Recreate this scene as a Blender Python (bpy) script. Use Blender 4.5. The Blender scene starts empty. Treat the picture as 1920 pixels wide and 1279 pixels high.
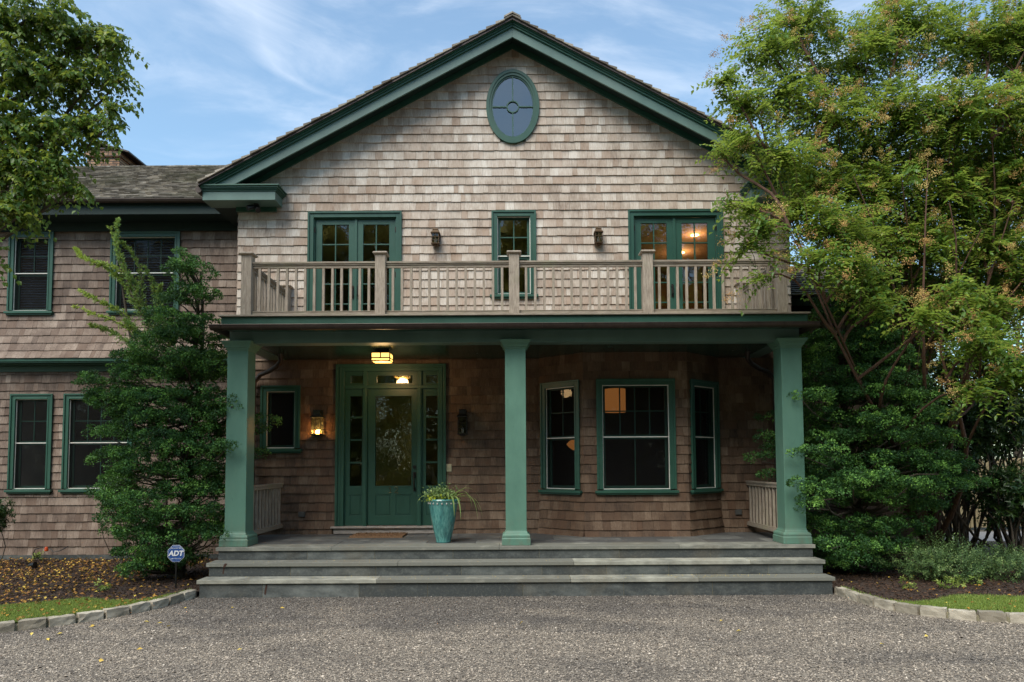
import bpy, bmesh, math, random
import numpy as np
from mathutils import Vector
R_ = math.radians
random.seed(7); rng = np.random.default_rng(7)
SC = bpy.context.scene
COL = SC.collection

# ------------------------------------------------------------------ camera
F_, PX, PY, TH, PH = 1300., 960., 800., .054, .0052
CAM = Vector((0, -10.7, 1.904))
r0 = Vector((1, 0, 0)); w0 = Vector((0, math.cos(TH), math.sin(TH))); u0 = Vector((0, -math.sin(TH), math.cos(TH)))
CR = r0*math.cos(PH) - u0*math.sin(PH); CU = u0*math.cos(PH) + r0*math.sin(PH)
def at(px, py, Y):
    """measured pixel of the photograph -> point on the vertical plane at depth Y"""
    d = w0 + CR*((px-PX)/F_) - CU*((py-PY)/F_)
    return CAM + d*((Y-CAM.y)/d.y)
def ground(px, py, z=.02):
    d = w0 + CR*((px-PX)/F_) - CU*((py-PY)/F_)
    return CAM + d*((z-CAM.z)/d.z)
cd = bpy.data.cameras.new('camera'); cam = bpy.data.objects.new('camera', cd); COL.objects.link(cam)
from mathutils import Matrix
M4 = Matrix.Identity(4)
for i in range(3):
    M4[i][0] = CR[i]; M4[i][1] = CU[i]; M4[i][2] = -w0[i]; M4[i][3] = CAM[i]
cam.matrix_world = M4
cd.sensor_fit = 'HORIZONTAL'; cd.sensor_width = 36; cd.lens = F_/1920*36; cd.shift_y = (PY-639.5)/1920
cd.clip_start = .1; cd.clip_end = 2000
SC.camera = cam

# ------------------------------------------------------------------ light
SUN_EL, SUN_AZ = R_(52), R_(-32)      # azimuth measured from straight behind the camera, negative = from the left
sd = Vector((math.sin(SUN_AZ)*math.cos(SUN_EL), -math.cos(SUN_AZ)*math.cos(SUN_EL), math.sin(SUN_EL)))
sl = bpy.data.lights.new('sun', 'SUN'); sl.energy = 2.5; sl.angle = R_(40); sl.color = (1, .92, .80)
so = bpy.data.objects.new('sun', sl); COL.objects.link(so)
so.rotation_euler = sd.to_track_quat('Z', 'Y').to_euler()
wd = bpy.data.worlds.new('World'); SC.world = wd; wd.use_nodes = True
nt = wd.node_tree; nt.nodes.clear()
def N(nt, t, **k):
    n = nt.nodes.new(t)
    for a, b in k.items():
        if a.startswith('i_'):
            n.inputs[int(a[2:]) if a[2:].isdigit() else a[2:]].default_value = b
        else: setattr(n, a, b)
    return n
def L(nt, a, b): nt.links.new(a, b)
def math_(nt, op, a, b=None, c=None, clamp=False):
    n = nt.nodes.new('ShaderNodeMath'); n.operation = op; n.use_clamp = clamp
    for i, x in enumerate((a, b, c)):
        if x is None: continue
        if isinstance(x, (int, float)): n.inputs[i].default_value = x
        else: nt.links.new(x, n.inputs[i])
    return n.outputs[0]
sky = N(nt, 'ShaderNodeTexSky', sky_type='NISHITA', sun_disc=False, sun_elevation=SUN_EL, air_density=1.2, dust_density=.6, ozone_density=2.2)
sky.sun_rotation = math.atan2(sd.x, sd.y)
tc = N(nt, 'ShaderNodeTexCoord'); sx = N(nt, 'ShaderNodeSeparateXYZ'); L(nt, tc.outputs['Generated'], sx.inputs[0])
ay = math_(nt, 'MAXIMUM', math_(nt, 'ABSOLUTE', sx.outputs['Y']), .12)
su = math_(nt, 'DIVIDE', sx.outputs['X'], ay); sv = math_(nt, 'DIVIDE', sx.outputs['Z'], ay)
cx = N(nt, 'ShaderNodeCombineXYZ'); L(nt, su, cx.inputs[0]); L(nt, sv, cx.inputs[1])
mp = N(nt, 'ShaderNodeMapping'); mp.inputs['Scale'].default_value = (1.5, 3.4, 1); mp.inputs['Rotation'].default_value = (0, 0, R_(24)); mp.inputs['Location'].default_value = (3.1, 1.7, 0)
L(nt, cx.outputs[0], mp.inputs[0])
n1 = N(nt, 'ShaderNodeTexNoise', i_Scale=1.5, i_Detail=9., i_Roughness=.6, i_Distortion=1.4); L(nt, mp.outputs[0], n1.inputs['Vector'])
r1 = N(nt, 'ShaderNodeMapRange', interpolation_type='SMOOTHSTEP'); L(nt, n1.outputs[0], r1.inputs[0])
for i, v in ((1, .40), (2, .78), (3, 0.08), (4, .34)): r1.inputs[i].default_value = v
# one long wisp curling down from the top left
n2 = N(nt, 'ShaderNodeTexNoise', i_Scale=9., i_Detail=5.); L(nt, cx.outputs[0], n2.inputs['Vector'])
jit = math_(nt, 'MULTIPLY', math_(nt, 'SUBTRACT', n2.outputs[0], .5), .035)
vv = math_(nt, 'SUBTRACT', sv, .44)
curve = math_(nt, 'ADD', math_(nt, 'MULTIPLY', math_(nt, 'EXPONENT', math_(nt, 'MULTIPLY', math_(nt, 'SUBTRACT', sv, .539), -24.)), .14), -.385)
dist = math_(nt, 'ABSOLUTE', math_(nt, 'ADD', math_(nt, 'SUBTRACT', su, curve), jit))
wid = math_(nt, 'ADD', .009, math_(nt, 'MULTIPLY', math_(nt, 'MAXIMUM', math_(nt, 'SUBTRACT', sv, .58), 0.), .28))
wisp = math_(nt, 'SUBTRACT', 1., math_(nt, 'DIVIDE', dist, math_(nt, 'MULTIPLY', wid, 2.2)), clamp=True)
fade = N(nt, 'ShaderNodeMapRange', interpolation_type='SMOOTHSTEP'); L(nt, sv, fade.inputs[0])
for i, v in ((1, .50), (2, .60), (3, 0.), (4, .19)): fade.inputs[i].default_value = v
wisp = math_(nt, 'MULTIPLY', wisp, fade.outputs[0])
cl = math_(nt, 'ADD', r1.outputs[0], math_(nt, 'MULTIPLY', wisp, math_(nt, 'ADD', .35, n2.outputs[0])), clamp=True)
mix = N(nt, 'ShaderNodeMix', data_type='RGBA', clamp_factor=True)
tn = N(nt, 'ShaderNodeMix', data_type='RGBA', blend_type='MULTIPLY'); tn.inputs['Factor'].default_value = 1.; L(nt, sky.outputs[0], tn.inputs[6]); tn.inputs[7].default_value = (.70, .87, .87, 1)
L(nt, cl, mix.inputs['Factor']); L(nt, tn.outputs[2], mix.inputs[6]); mix.inputs[7].default_value = (5.6, 5.8, 6.1, 1)
bg = N(nt, 'ShaderNodeBackground', i_Strength=.15); L(nt, mix.outputs[2], bg.inputs[0])
wo = N(nt, 'ShaderNodeOutputWorld'); L(nt, bg.outputs[0], wo.inputs[0])
SC.view_settings.view_transform = 'Standard'; SC.view_settings.look = 'None'; SC.view_settings.gamma = 1
SC.view_settings.exposure = .78
SC.cycles.max_bounces = 8; SC.cycles.transparent_max_bounces = 16; SC.cycles.caustics_reflective = False; SC.cycles.caustics_refractive = False
SC.cycles.use_denoising = True

# ------------------------------------------------------------------ materials
def newmat(name):
    m = bpy.data.materials.new(name); m.use_nodes = True; t = m.node_tree; t.nodes.clear()
    o = t.nodes.new('ShaderNodeOutputMaterial'); b = t.nodes.new('ShaderNodeBsdfPrincipled'); L(t, b.outputs[0], o.inputs[0])
    return m, t, b, o
def ramp(t, fac, stops):
    n = t.nodes.new('ShaderNodeValToRGB'); e = n.color_ramp.elements
    while len(e) < len(stops): e.new(.5)
    for k, (p, c) in enumerate(stops): e[k].position = p; e[k].color = (*c, 1)
    L(t, fac, n.inputs[0]); return n.outputs[0]
def mixc(t, f, a, b, mode='MIX'):
    n = t.nodes.new('ShaderNodeMix'); n.data_type = 'RGBA'; n.blend_type = mode
    for k, x in (('Factor', f), (6, a), (7, b)):
        if isinstance(x, (int, float)): n.inputs[k].default_value = x
        elif isinstance(x, tuple): n.inputs[k].default_value = (*x, 1)
        else: L(t, x, n.inputs[k])
    return n.outputs[2]
def noise(t, scale, detail=4., rough=.55, vec=(1, 1, 1), dist=0.):
    c = t.nodes.new('ShaderNodeTexCoord'); m = t.nodes.new('ShaderNodeMapping'); m.inputs['Scale'].default_value = vec
    n = t.nodes.new('ShaderNodeTexNoise'); n.inputs['Scale'].default_value = scale; n.inputs['Detail'].default_value = detail
    n.inputs['Roughness'].default_value = rough; n.inputs['Distortion'].default_value = dist
    L(t, c.outputs['Object'], m.inputs[0]); L(t, m.outputs[0], n.inputs['Vector']); return n.outputs[0]
def mr(t, x, a, b, c, d):
    n = t.nodes.new('ShaderNodeMapRange'); L(t, x, n.inputs[0])
    for i, v in zip((1, 2, 3, 4), (a, b, c, d)): n.inputs[i].default_value = v
    return n.outputs[0]
def bump(t, b, h, s=.3, d=.01):
    n = t.nodes.new('ShaderNodeBump'); n.inputs['Strength'].default_value = s; n.inputs['Distance'].default_value = d
    L(t, h, n.inputs['Height']); L(t, n.outputs[0], b.inputs['Normal'])
def attr(t, name='tint'):
    a = t.nodes.new('ShaderNodeAttribute'); a.attribute_name = name
    s = t.nodes.new('ShaderNodeSeparateColor'); L(t, a.outputs['Color'], s.inputs[0]); return s.outputs
def plain(name, c, rough=.5, metal=0., var=.12, scale=6., spec=.5, bmp=.0, vec=(1, 1, 1)):
    m, t, b, o = newmat(name)
    n = noise(t, scale, 5., .6, vec)
    L(t, mixc(t, 1., c, ramp(t, n, [(.25, (1-var,)*3), (.75, (1+var,)*3)]), 'MULTIPLY'), b.inputs['Base Color'])
    b.inputs['Roughness'].default_value = rough; b.inputs['Metallic'].default_value = metal; b.inputs['Specular IOR Level'].default_value = spec
    if bmp: bump(t, b, n, bmp)
    return m
def emis(name, c, s):
    m, t, b, o = newmat(name); b.inputs['Base Color'].default_value = (*c, 1)
    b.inputs['Emission Color'].default_value = (*c, 1); b.inputs['Emission Strength'].default_value = s; return m
def shingle_mat(name, dark, mid, light, brown, streak=.5):
    m, t, b, o = newmat(name); a = attr(t)
    g = noise(t, 1., 4., .6, (70, 70, 5)); w = noise(t, 1.1, 4., .6, (1, 1, 1.4)); w2 = noise(t, 5., 3., .5, (1.2, 1.2, .5))
    f = math_(t, 'ADD', math_(t, 'MULTIPLY', a[0], .32), math_(t, 'MULTIPLY', g, streak+.26))
    f = math_(t, 'ADD', f, math_(t, 'MULTIPLY', math_(t, 'SUBTRACT', w, .5), .8))
    f = math_(t, 'ADD', f, math_(t, 'MULTIPLY', math_(t, 'SUBTRACT', w2, .5), .6))
    c = ramp(t, f, [(.12, dark), (.5, mid), (.95, light)])
    c = mixc(t, mr(t, a[1], .5, 1., 0., .55), c, brown)
    L(t, c, b.inputs['Base Color']); b.inputs['Roughness'].default_value = .72; b.inputs['Specular IOR Level'].default_value = .35
    bump(t, b, g, .35, .004); return m
M = {}
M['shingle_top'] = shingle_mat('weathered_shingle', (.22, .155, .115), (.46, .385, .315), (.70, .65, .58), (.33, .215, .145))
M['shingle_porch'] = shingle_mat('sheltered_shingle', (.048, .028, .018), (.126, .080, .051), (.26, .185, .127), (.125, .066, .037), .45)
M['shingle_wing'] = shingle_mat('shaded_wing_shingle', (.065, .043, .032), (.170, .122, .094), (.36, .285, .23), (.13, .078, .052))  # darker shingle copy, shade of eaves and trees put into its colour
def roof_mat():
    m, t, b, o = newmat('roof_shingle'); a = attr(t)
    w = noise(t, .9, 5., .65); g = noise(t, 1., 4., .7, (40, 6, 6)); k = noise(t, 14., 3.)
    f = math_(t, 'ADD', math_(t, 'MULTIPLY', a[0], .6), math_(t, 'MULTIPLY', g, .5))
    c = ramp(t, f, [(.15, (.06, .05, .04)), (.55, (.22, .19, .15)), (.95, (.46, .41, .34))])
    moss = mr(t, w, .48, .66, 0., .6)
    c = mixc(t, moss, c, mixc(t, k, (.07, .075, .035), (.20, .19, .11)))
    L(t, c, b.inputs['Base Color']); b.inputs['Roughness'].default_value = .85; bump(t, b, g, .5, .006); return m
M['roof'] = roof_mat()
def paint(name, c, rough=.38, spec=.45):
    m, t, b, o = newmat(name)
    n = noise(t, 2.2, 6., .65, (1, 1, .45)); n2 = noise(t, 38., 2., .5, (1, 1, .25)); d = noise(t, .8, 4., .6)
    cc = mixc(t, 1., c, ramp(t, n, [(.3, (.78, .80, .80)), (.72, (1.18, 1.15, 1.15))]), 'MULTIPLY')
    cc = mixc(t, mr(t, d, .55, .8, 0., .22), cc, (c[0]*1.9+.03, c[1]*1.25+.02, c[2]*1.3+.02))
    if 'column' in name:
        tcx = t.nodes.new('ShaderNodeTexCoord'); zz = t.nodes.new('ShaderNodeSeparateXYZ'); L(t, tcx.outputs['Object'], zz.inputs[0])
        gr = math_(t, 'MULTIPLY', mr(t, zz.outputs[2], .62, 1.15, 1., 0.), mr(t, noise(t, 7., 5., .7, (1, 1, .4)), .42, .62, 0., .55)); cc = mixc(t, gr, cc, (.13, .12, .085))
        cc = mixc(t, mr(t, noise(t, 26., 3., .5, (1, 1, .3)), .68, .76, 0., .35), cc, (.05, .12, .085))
    L(t, cc, b.inputs['Base Color']); L(t, mr(t, n, 0., 1., rough-.08, rough+.14), b.inputs['Roughness'])
    b.inputs['Specular IOR Level'].default_value = spec; bump(t, b, n2, .06, .003); return m
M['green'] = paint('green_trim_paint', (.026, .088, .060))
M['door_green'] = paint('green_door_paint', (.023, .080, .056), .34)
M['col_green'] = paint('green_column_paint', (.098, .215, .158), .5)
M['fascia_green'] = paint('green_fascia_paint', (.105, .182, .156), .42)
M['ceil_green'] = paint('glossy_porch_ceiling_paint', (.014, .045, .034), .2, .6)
M['white'] = plain('white_screen_frame', (.72, .70, .64), .45, var=.08)
def wood(name, dark, light, vec=(9, 9, 1.2), green=.25):
    m, t, b, o = newmat(name)
    g = noise(t, 5., 6., .65, vec, .4); p = noise(t, 2.5, 4., .6); q = noise(t, 11., 3.)
    c = ramp(t, g, [(.28, dark), (.7, light)])
    c = mixc(t, mr(t, p, .52, .74, 0., green), c, (.22, .24, .13))
    c = mixc(t, mr(t, q, .62, .8, 0., .35), c, tuple(x*.5 for x in dark))
    L(t, c, b.inputs['Base Color']); b.inputs['Roughness'].default_value = .8; bump(t, b, g, .4, .004); return m
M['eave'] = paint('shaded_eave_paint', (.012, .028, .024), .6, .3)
M['rail'] = wood('weathered_rail_wood', (.19, .15, .115), (.45, .38, .30))
M['rail_h'] = wood('weathered_rail_wood_lengthwise', (.17, .135, .10), (.38, .32, .25), (1.2, 9, 9), .4)
M['sillwood'] = wood('bleached_sill_wood', (.22, .19, .165), (.46, .40, .35), (2, 9, 9), .05)
def stone(name, a_, b_, c_, rust=.0, rough=.6, tw=.30):
    m, t, b, o = newmat(name); at_ = attr(t)
    n = noise(t, 3.2, 7., .65, (1, 1, 2.)); n2 = noise(t, 1.1, 4., .6); n3 = noise(t, 30., 4., .7)
    f = math_(t, 'ADD', math_(t, 'MULTIPLY', n, .75), math_(t, 'MULTIPLY', at_[0], tw))
    f = math_(t, 'ADD', f, .18-tw/2-.15)
    c = ramp(t, f, [(.36, a_), (.53, b_), (.74, c_)])
    c = mixc(t, mr(t, n3, .5, .8, 0., .3), c, (.30, .30, .25))
    c = mixc(t, mr(t, n2, .56, .75, 0., .35+rust), c, (.16, .13, .085))
    L(t, c, b.inputs['Base Color']); L(t, mr(t, n, 0., 1., rough-.15, rough+.2), b.inputs['Roughness']); bump(t, b, n3, .25, .004)
    return m
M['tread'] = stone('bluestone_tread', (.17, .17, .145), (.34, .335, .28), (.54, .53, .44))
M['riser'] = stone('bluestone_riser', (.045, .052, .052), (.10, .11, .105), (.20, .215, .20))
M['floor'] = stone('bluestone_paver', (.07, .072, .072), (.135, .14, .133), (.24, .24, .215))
M['kerb'] = stone('granite_kerb', (.24, .21, .16), (.50, .45, .36), (.68, .62, .52), .2, .8, .22)
M['mortar'] = plain('sandy_joint', (.22, .20, .13), .9)
M['mortar_d'] = plain('dark_joint', (.05, .05, .045), .9)
M['gutter'] = plain('dark_copper', (.060, .045, .038), .42, .55, .3, 8., .5)
M['black'] = plain('black_metal', (.012, .012, .012), .4, .3)
M['bronze'] = plain('aged_bronze', (.095, .058, .030), .55, .5, .4, 30.)
M['dark_bronze'] = plain('dark_bronze', (.02, .018, .014), .5, .5, .3, 20.)
M['room'] = plain('dark_room_wall', (.17, .13, .10), .9)
M['room2'] = plain('warm_room_wall', (.26, .15, .08), .9)
M['sheath'] = plain('sheathing', (.10, .07, .05), .9)
M['brick'] = None
def brick_mat():
    m, t, b, o = newmat('chimney_brick'); c = t.nodes.new('ShaderNodeTexCoord')
    mp_ = t.nodes.new('ShaderNodeMapping'); mp_.inputs['Rotation'].default_value = (R_(90), 0, 0); L(t, c.outputs['Object'], mp_.inputs[0])
    k = t.nodes.new('ShaderNodeTexBrick'); k.inputs['Scale'].default_value = 1.; k.inputs['Brick Width'].default_value = .2; k.inputs['Row Height'].default_value = .07
    k.inputs['Mortar Size'].default_value = .012; k.inputs['Color1'].default_value = (.30, .15, .085, 1); k.inputs['Color2'].default_value = (.44, .27, .16, 1); k.inputs['Mortar'].default_value = (.05, .045, .04, 1)
    L(t, mp_.outputs[0], k.inputs['Vector']); n = noise(t, 5., 4.)
    L(t, mixc(t, mr(t, n, .5, .75, 0., .8), k.outputs[0], (.06, .045, .035)), b.inputs['Base Color']); b.inputs['Roughness'].default_value = .9; return m
M['brick'] = brick_mat()
def glass(name, ior=2.0, tint=(.80, .84, .84), rough=.0, wav=0.):
    m, t, b, o = newmat(name); t.nodes.remove(b)
    tr = N(t, 'ShaderNodeBsdfTransparent'); tr.inputs[0].default_value = (*tint, 1)
    gl = N(t, 'ShaderNodeBsdfGlossy'); gl.inputs['Roughness'].default_value = rough; gl.inputs['Color'].default_value = (.95, .98, 1, 1)
    fr = N(t, 'ShaderNodeFresnel'); fr.inputs[0].default_value = ior
    mx = N(t, 'ShaderNodeMixShader'); L(t, fr.outputs[0], mx.inputs[0]); L(t, tr.outputs[0], mx.inputs[1]); L(t, gl.outputs[0], mx.inputs[2]); L(t, mx.outputs[0], o.inputs[0])
    if wav:
        bp = N(t, 'ShaderNodeBump'); bp.inputs['Strength'].default_value = wav; bp.inputs['Distance'].default_value = .02
        L(t, noise(t, 5., 3.), bp.inputs['Height']); L(t, bp.outputs[0], gl.inputs['Normal']); L(t, bp.outputs[0], fr.inputs['Normal'])
    return m
M['glass'] = glass('window_glass', 1.85, (.6, .62, .62), 0., .05)
M['glass_s'] = glass('screened_glass', 1.42, (.75, .77, .77), 0., .05)
m, t, b, o = newmat('insect_screen'); b.inputs['Base Color'].default_value = (.012, .012, .013, 1); b.inputs['Roughness'].default_value = .9; b.inputs['Specular IOR Level'].default_value = .1
_tr = N(t, 'ShaderNodeBsdfTransparent'); _mx = N(t, 'ShaderNodeMixShader'); _mx.inputs[0].default_value = .42; L(t, _tr.outputs[0], _mx.inputs[1]); L(t, b.outputs[0], _mx.inputs[2]); L(t, _mx.outputs[0], o.inputs[0]); M['mesh'] = m
M['door_glass'] = glass('door_glass', 2.6, (.75, .72, .62), .02, .1)
M['oval_glass'] = glass('gable_glass', 2.3, (.5, .52, .55), .02, .02)
M['lamp_glass'] = glass('lantern_glass', 1.5, (.9, .9, .88))
def leaf_mat(name, cols, trans=.35, rough=.45, tcol=None):
    m, t, b, o = newmat(name); a = attr(t)
    c = ramp(t, a[0], cols); c = mixc(t, mr(t, a[1], .0, 1., 0., .35), c, cols[-1][1])
    L(t, c, b.inputs['Base Color']); b.inputs['Roughness'].default_value = rough; b.inputs['Specular IOR Level'].default_value = .35
    if trans:
        tl = N(t, 'ShaderNodeBsdfTranslucent'); L(t, mixc(t, .5, c, tcol or tuple(min(1, x*1.8) for x in cols[-1][1])), tl.inputs[0])
        mx = N(t, 'ShaderNodeMixShader'); mx.inputs[0].default_value = trans
        L(t, b.outputs[0], mx.inputs[1]); L(t, tl.outputs[0], mx.inputs[2]); L(t, mx.outputs[0], o.inputs[0])
    return m
M['hinoki'] = leaf_mat('cypress_foliage', [(0., (.009, .036, .013)), (.40, (.028, .092, .022)), (.66, (.09, .22, .042)), (1., (.25, .47, .08))], .1, .6)
M['thread'] = leaf_mat('thread_cypress_foliage', [(0., (.04, .11, .04)), (.5, (.14, .27, .07)), (1., (.50, .60, .10))], .2, .6)
M['myrtle'] = leaf_mat('crape_myrtle_leaf', [(0., (.035, .105, .02)), (.6, (.105, .225, .032)), (1., (.34, .40, .06))], .45, .33)
M['birch'] = leaf_mat('broad_leaf', [(0., (.03, .09, .02)), (.6, (.085, .19, .03)), (1., (.30, .34, .05))], .4, .4)
M['rhodo'] = leaf_mat('leathery_leaf', [(0., (.014, .04, .014)), (.7, (.035, .085, .022)), (1., (.09, .14, .03))], .15, .35)
M['azalea'] = leaf_mat('azalea_leaf', [(0., (.025, .06, .02)), (.6, (.09, .17, .055)), (1., (.28, .38, .13))], .25, .5)
M['bgleaf'] = leaf_mat('distant_leaf', [(0., (.05, .10, .03)), (.6, (.14, .21, .05)), (1., (.36, .33, .07))], .45, .6)
M['grass'] = leaf_mat('grass_blade', [(0., (.10, .18, .03)), (.6, (.22, .33, .06)), (1., (.44, .47, .14))], .3, .5)
M['strap'] = leaf_mat('strap_leaf', [(0., (.08, .19, .05)), (1., (.30, .38, .12))], .3, .4)
M['panicle'] = leaf_mat('seed_head', [(0., (.30, .14, .05)), (.5, (.60, .36, .13)), (1., (.62, .56, .20))], .1, .8)
M['fallen'] = leaf_mat('fallen_leaf', [(0., (.09, .035, .012)), (.45, (.26, .10, .025)), (.8, (.50, .28, .05)), (1., (.68, .50, .09))], .1, .7)
M['yellow'] = leaf_mat('yellow_leaf', [(0., (.55, .33, .05)), (1., (.80, .62, .14))], .1, .7)
M['bark_red'] = wood('myrtle_bark', (.045, .022, .014), (.17, .085, .052), (7, 7, 1.2), .1)
M['bark'] = wood('grey_bark', (.035, .028, .02), (.12, .095, .07), (8, 8, 1.5), .1)
M['mulch'] = plain('bark_mulch', (.040, .024, .016), .95, var=.6, scale=22., bmp=.8)
M['soil_grass'] = plain('lawn_soil', (.09, .15, .03), .95, var=.4, scale=12., bmp=.4)
M['fence'] = wood('fence_wood', (.16, .12, .06), (.42, .33, .18), (9, 9, 1.2), .2)
def gravel_tone(t):   # lighter out in the drive, darker along the steps, faint wheel bands
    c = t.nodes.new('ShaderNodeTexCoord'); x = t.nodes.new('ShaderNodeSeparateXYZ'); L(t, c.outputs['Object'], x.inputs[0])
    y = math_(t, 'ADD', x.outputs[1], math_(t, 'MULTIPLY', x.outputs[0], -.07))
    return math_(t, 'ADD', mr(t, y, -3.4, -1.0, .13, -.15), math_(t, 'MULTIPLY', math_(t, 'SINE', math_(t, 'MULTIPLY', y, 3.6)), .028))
def gravel_base():
    m, t, b, o = newmat('gravel_base'); c = t.nodes.new('ShaderNodeTexCoord')
    v = t.nodes.new('ShaderNodeTexVoronoi'); v.inputs['Scale'].default_value = 62.; L(t, c.outputs['Object'], v.inputs['Vector'])
    s = t.nodes.new('ShaderNodeSeparateColor'); L(t, v.outputs['Color'], s.inputs[0]); n = noise(t, .55, 5., .6, (1, 2.2, 1)); n = math_(t, 'ADD', n, gravel_tone(t))
    col = ramp(t, s.outputs[0], [(0., (.055, .048, .042)), (.5, (.155, .137, .117)), (.9, (.27, .24, .20)), (1., (.42, .38, .32))])
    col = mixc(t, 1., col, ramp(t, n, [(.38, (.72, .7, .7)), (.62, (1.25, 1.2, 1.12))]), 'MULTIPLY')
    L(t, col, b.inputs['Base Color']); b.inputs['Roughness'].default_value = .85
    bump(t, b, v.outputs['Distance'], 1., .012); return m
M['gravel'] = gravel_base()
def stones_mat():
    m, t, b, o = newmat('gravel_stone'); a = attr(t); n = math_(t, 'ADD', noise(t, .55, 5., .6, (1, 2.2, 1)), gravel_tone(t))
    col = ramp(t, a[0], [(0., (.075, .066, .058)), (.5, (.19, .166, .140)), (.88, (.34, .30, .25)), (.975, (.36, .32, .28)), (1., (.58, .53, .46))])
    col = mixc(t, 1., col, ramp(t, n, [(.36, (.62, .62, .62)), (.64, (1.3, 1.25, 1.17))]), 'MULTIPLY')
    L(t, col, b.inputs['Base Color']); b.inputs['Roughness'].default_value = .75; return m
M['stones'] = stones_mat()
M['earth'] = plain('woodland_earth', (.07, .055, .035), .95, var=.4, scale=3., bmp=.4)
M['path'] = plain('pale_gravel_path', (.26, .25, .245), .9, var=.2, scale=20., bmp=.3)

# ------------------------------------------------------------------ mesh helpers
ZV = Vector((0, 0, 1))
class MB:
    def __init__(s, O=(0, 0, 0), U=(1, 0, 0), Nn=(0, 1, 0)):
        s.V = []; s.F = []; s.T = []; s.MI = []; s.fr(O, U, Nn)
    def fr(s, O, U, Nn): s.O, s.U, s.N = Vector(O), Vector(U), Vector(Nn); return s
    def p(s, u, n, z): return s.O + s.U*u + s.N*n + ZV*z
    def add(s, pts, faces, t=None, world=False):
        b = len(s.V); t = t or (random.random(), random.random(), random.random())
        for q in pts: s.V.append(Vector(q) if world else s.p(*q))
        for f in faces: s.F.append([b+i for i in f]); s.T.append(t)
    def box(s, u0, u1, n0, n1, z0, z1, t=None):
        s.add([(u0, n0, z0), (u1, n0, z0), (u1, n1, z0), (u0, n1, z0), (u0, n0, z1), (u1, n0, z1), (u1, n1, z1), (u0, n1, z1)],
              [(0, 3, 2, 1), (4, 5, 6, 7), (0, 1, 5, 4), (1, 2, 6, 5), (2, 3, 7, 6), (3, 0, 4, 7)], t)
    def quad(s, a, b, c, d, t=None): s.add([a, b, c, d], [(0, 1, 2, 3)], t)
    def extrude(s, poly, vec, t=None):
        n = len(poly); v = Vector(vec)
        P = [s.p(*q) for q in poly]; vw = s.U*v[0] + s.N*v[1] + ZV*v[2]
        s.add(P + [q+vw for q in P], [tuple(range(n))[::-1], tuple(range(n, 2*n))] + [(i, (i+1) % n, n+(i+1) % n, n+i) for i in range(n)], t, True)
    def stack(s, cx_, cy_, prof, n=4, rot=math.pi/4, t=None):
        """rings of radius r (half width for n=4) at heights z, around a vertical axis, in world space"""
        k = math.sqrt(2) if n == 4 else 1.
        P = [];
        for r, z in prof:
            for i in range(n):
                a = rot + 2*math.pi*i/n; P.append(Vector((cx_ + r*k*math.cos(a), cy_ + r*k*math.sin(a), z)))
        Fc = [tuple(range(n))[::-1]] + [(j*n+i, j*n+(i+1) % n, (j+1)*n+(i+1) % n, (j+1)*n+i) for j in range(len(prof)-1) for i in range(n)]
        Fc.append(tuple(range((len(prof)-1)*n, len(prof)*n)))
        s.add(P, Fc, t, True)
    def tube(s, path, rad, n=8, t=None):
        path = [Vector(q) for q in path]; rad = rad if isinstance(rad, (list, tuple)) else [rad]*len(path)
        P = []; ref = Vector((0, 0, 1)); prev = None
        for i, q in enumerate(path):
            d = (path[min(i+1, len(path)-1)] - path[max(i-1, 0)]).normalized()
            if prev is None: x = d.cross(ref if abs(d.z) < .9 else Vector((1, 0, 0))).normalized()
            else: x = (prev - d*prev.dot(d)).normalized()
            prev = x; y = d.cross(x)
            for k in range(n):
                a = 2*math.pi*k/n; P.append(q + (x*math.cos(a) + y*math.sin(a))*rad[i])
        m = len(path)
        Fc = [tuple(range(n))[::-1], tuple(range((m-1)*n, m*n))] + [(j*n+i, j*n+(i+1) % n, (j+1)*n+(i+1) % n, (j+1)*n+i) for j in range(m-1) for i in range(n)]
        s.add(P, Fc, t, True)
    def build(s, name, mat, parent=None, smooth=False, bevel=0., recalc=True):
        me = bpy.data.meshes.new(name); me.from_pydata([tuple(v) for v in s.V], [], s.F)
        a = me.attributes.new('tint', 'FLOAT_COLOR', 'FACE'); a.data.foreach_set('color', np.array([(*x, 1.) for x in s.T], dtype=np.float32).ravel())
        if recalc:
            bm = bmesh.new(); bm.from_mesh(me); bmesh.ops.recalc_face_normals(bm, faces=bm.faces); bm.to_mesh(me); bm.free()
        me.materials.append(mat)
        if smooth:
            me.polygons.foreach_set('use_smooth', [True]*len(me.polygons)); me.set_sharp_from_angle(angle=R_(38))
        o = bpy.data.objects.new(name, me); COL.objects.link(o)
        if parent: o.parent = parent
        if bevel:
            md = o.modifiers.new('bevel', 'BEVEL'); md.width = bevel; md.segments = 2; md.limit_method = 'ANGLE'; md.angle_limit = R_(50)
        return o
def tag(o, label=None, cat=None, group=None, kind=None):
    for k, v in (('label', label), ('category', cat), ('group', group), ('kind', kind)):
        if v: o[k] = v
    return o
def empty(name, label, cat, loc=(0, 0, 0), group=None):
    o = bpy.data.objects.new(name, None); COL.objects.link(o); o.location = loc; o.empty_display_size = .2
    bpy.context.view_layer.update(); return tag(o, label, cat, group)
def keep(o, root):   # parent while the mesh stays where it was modelled in the world
    o.parent = root; o.matrix_parent_inverse = Matrix.Translation(-root.location); return o
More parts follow.
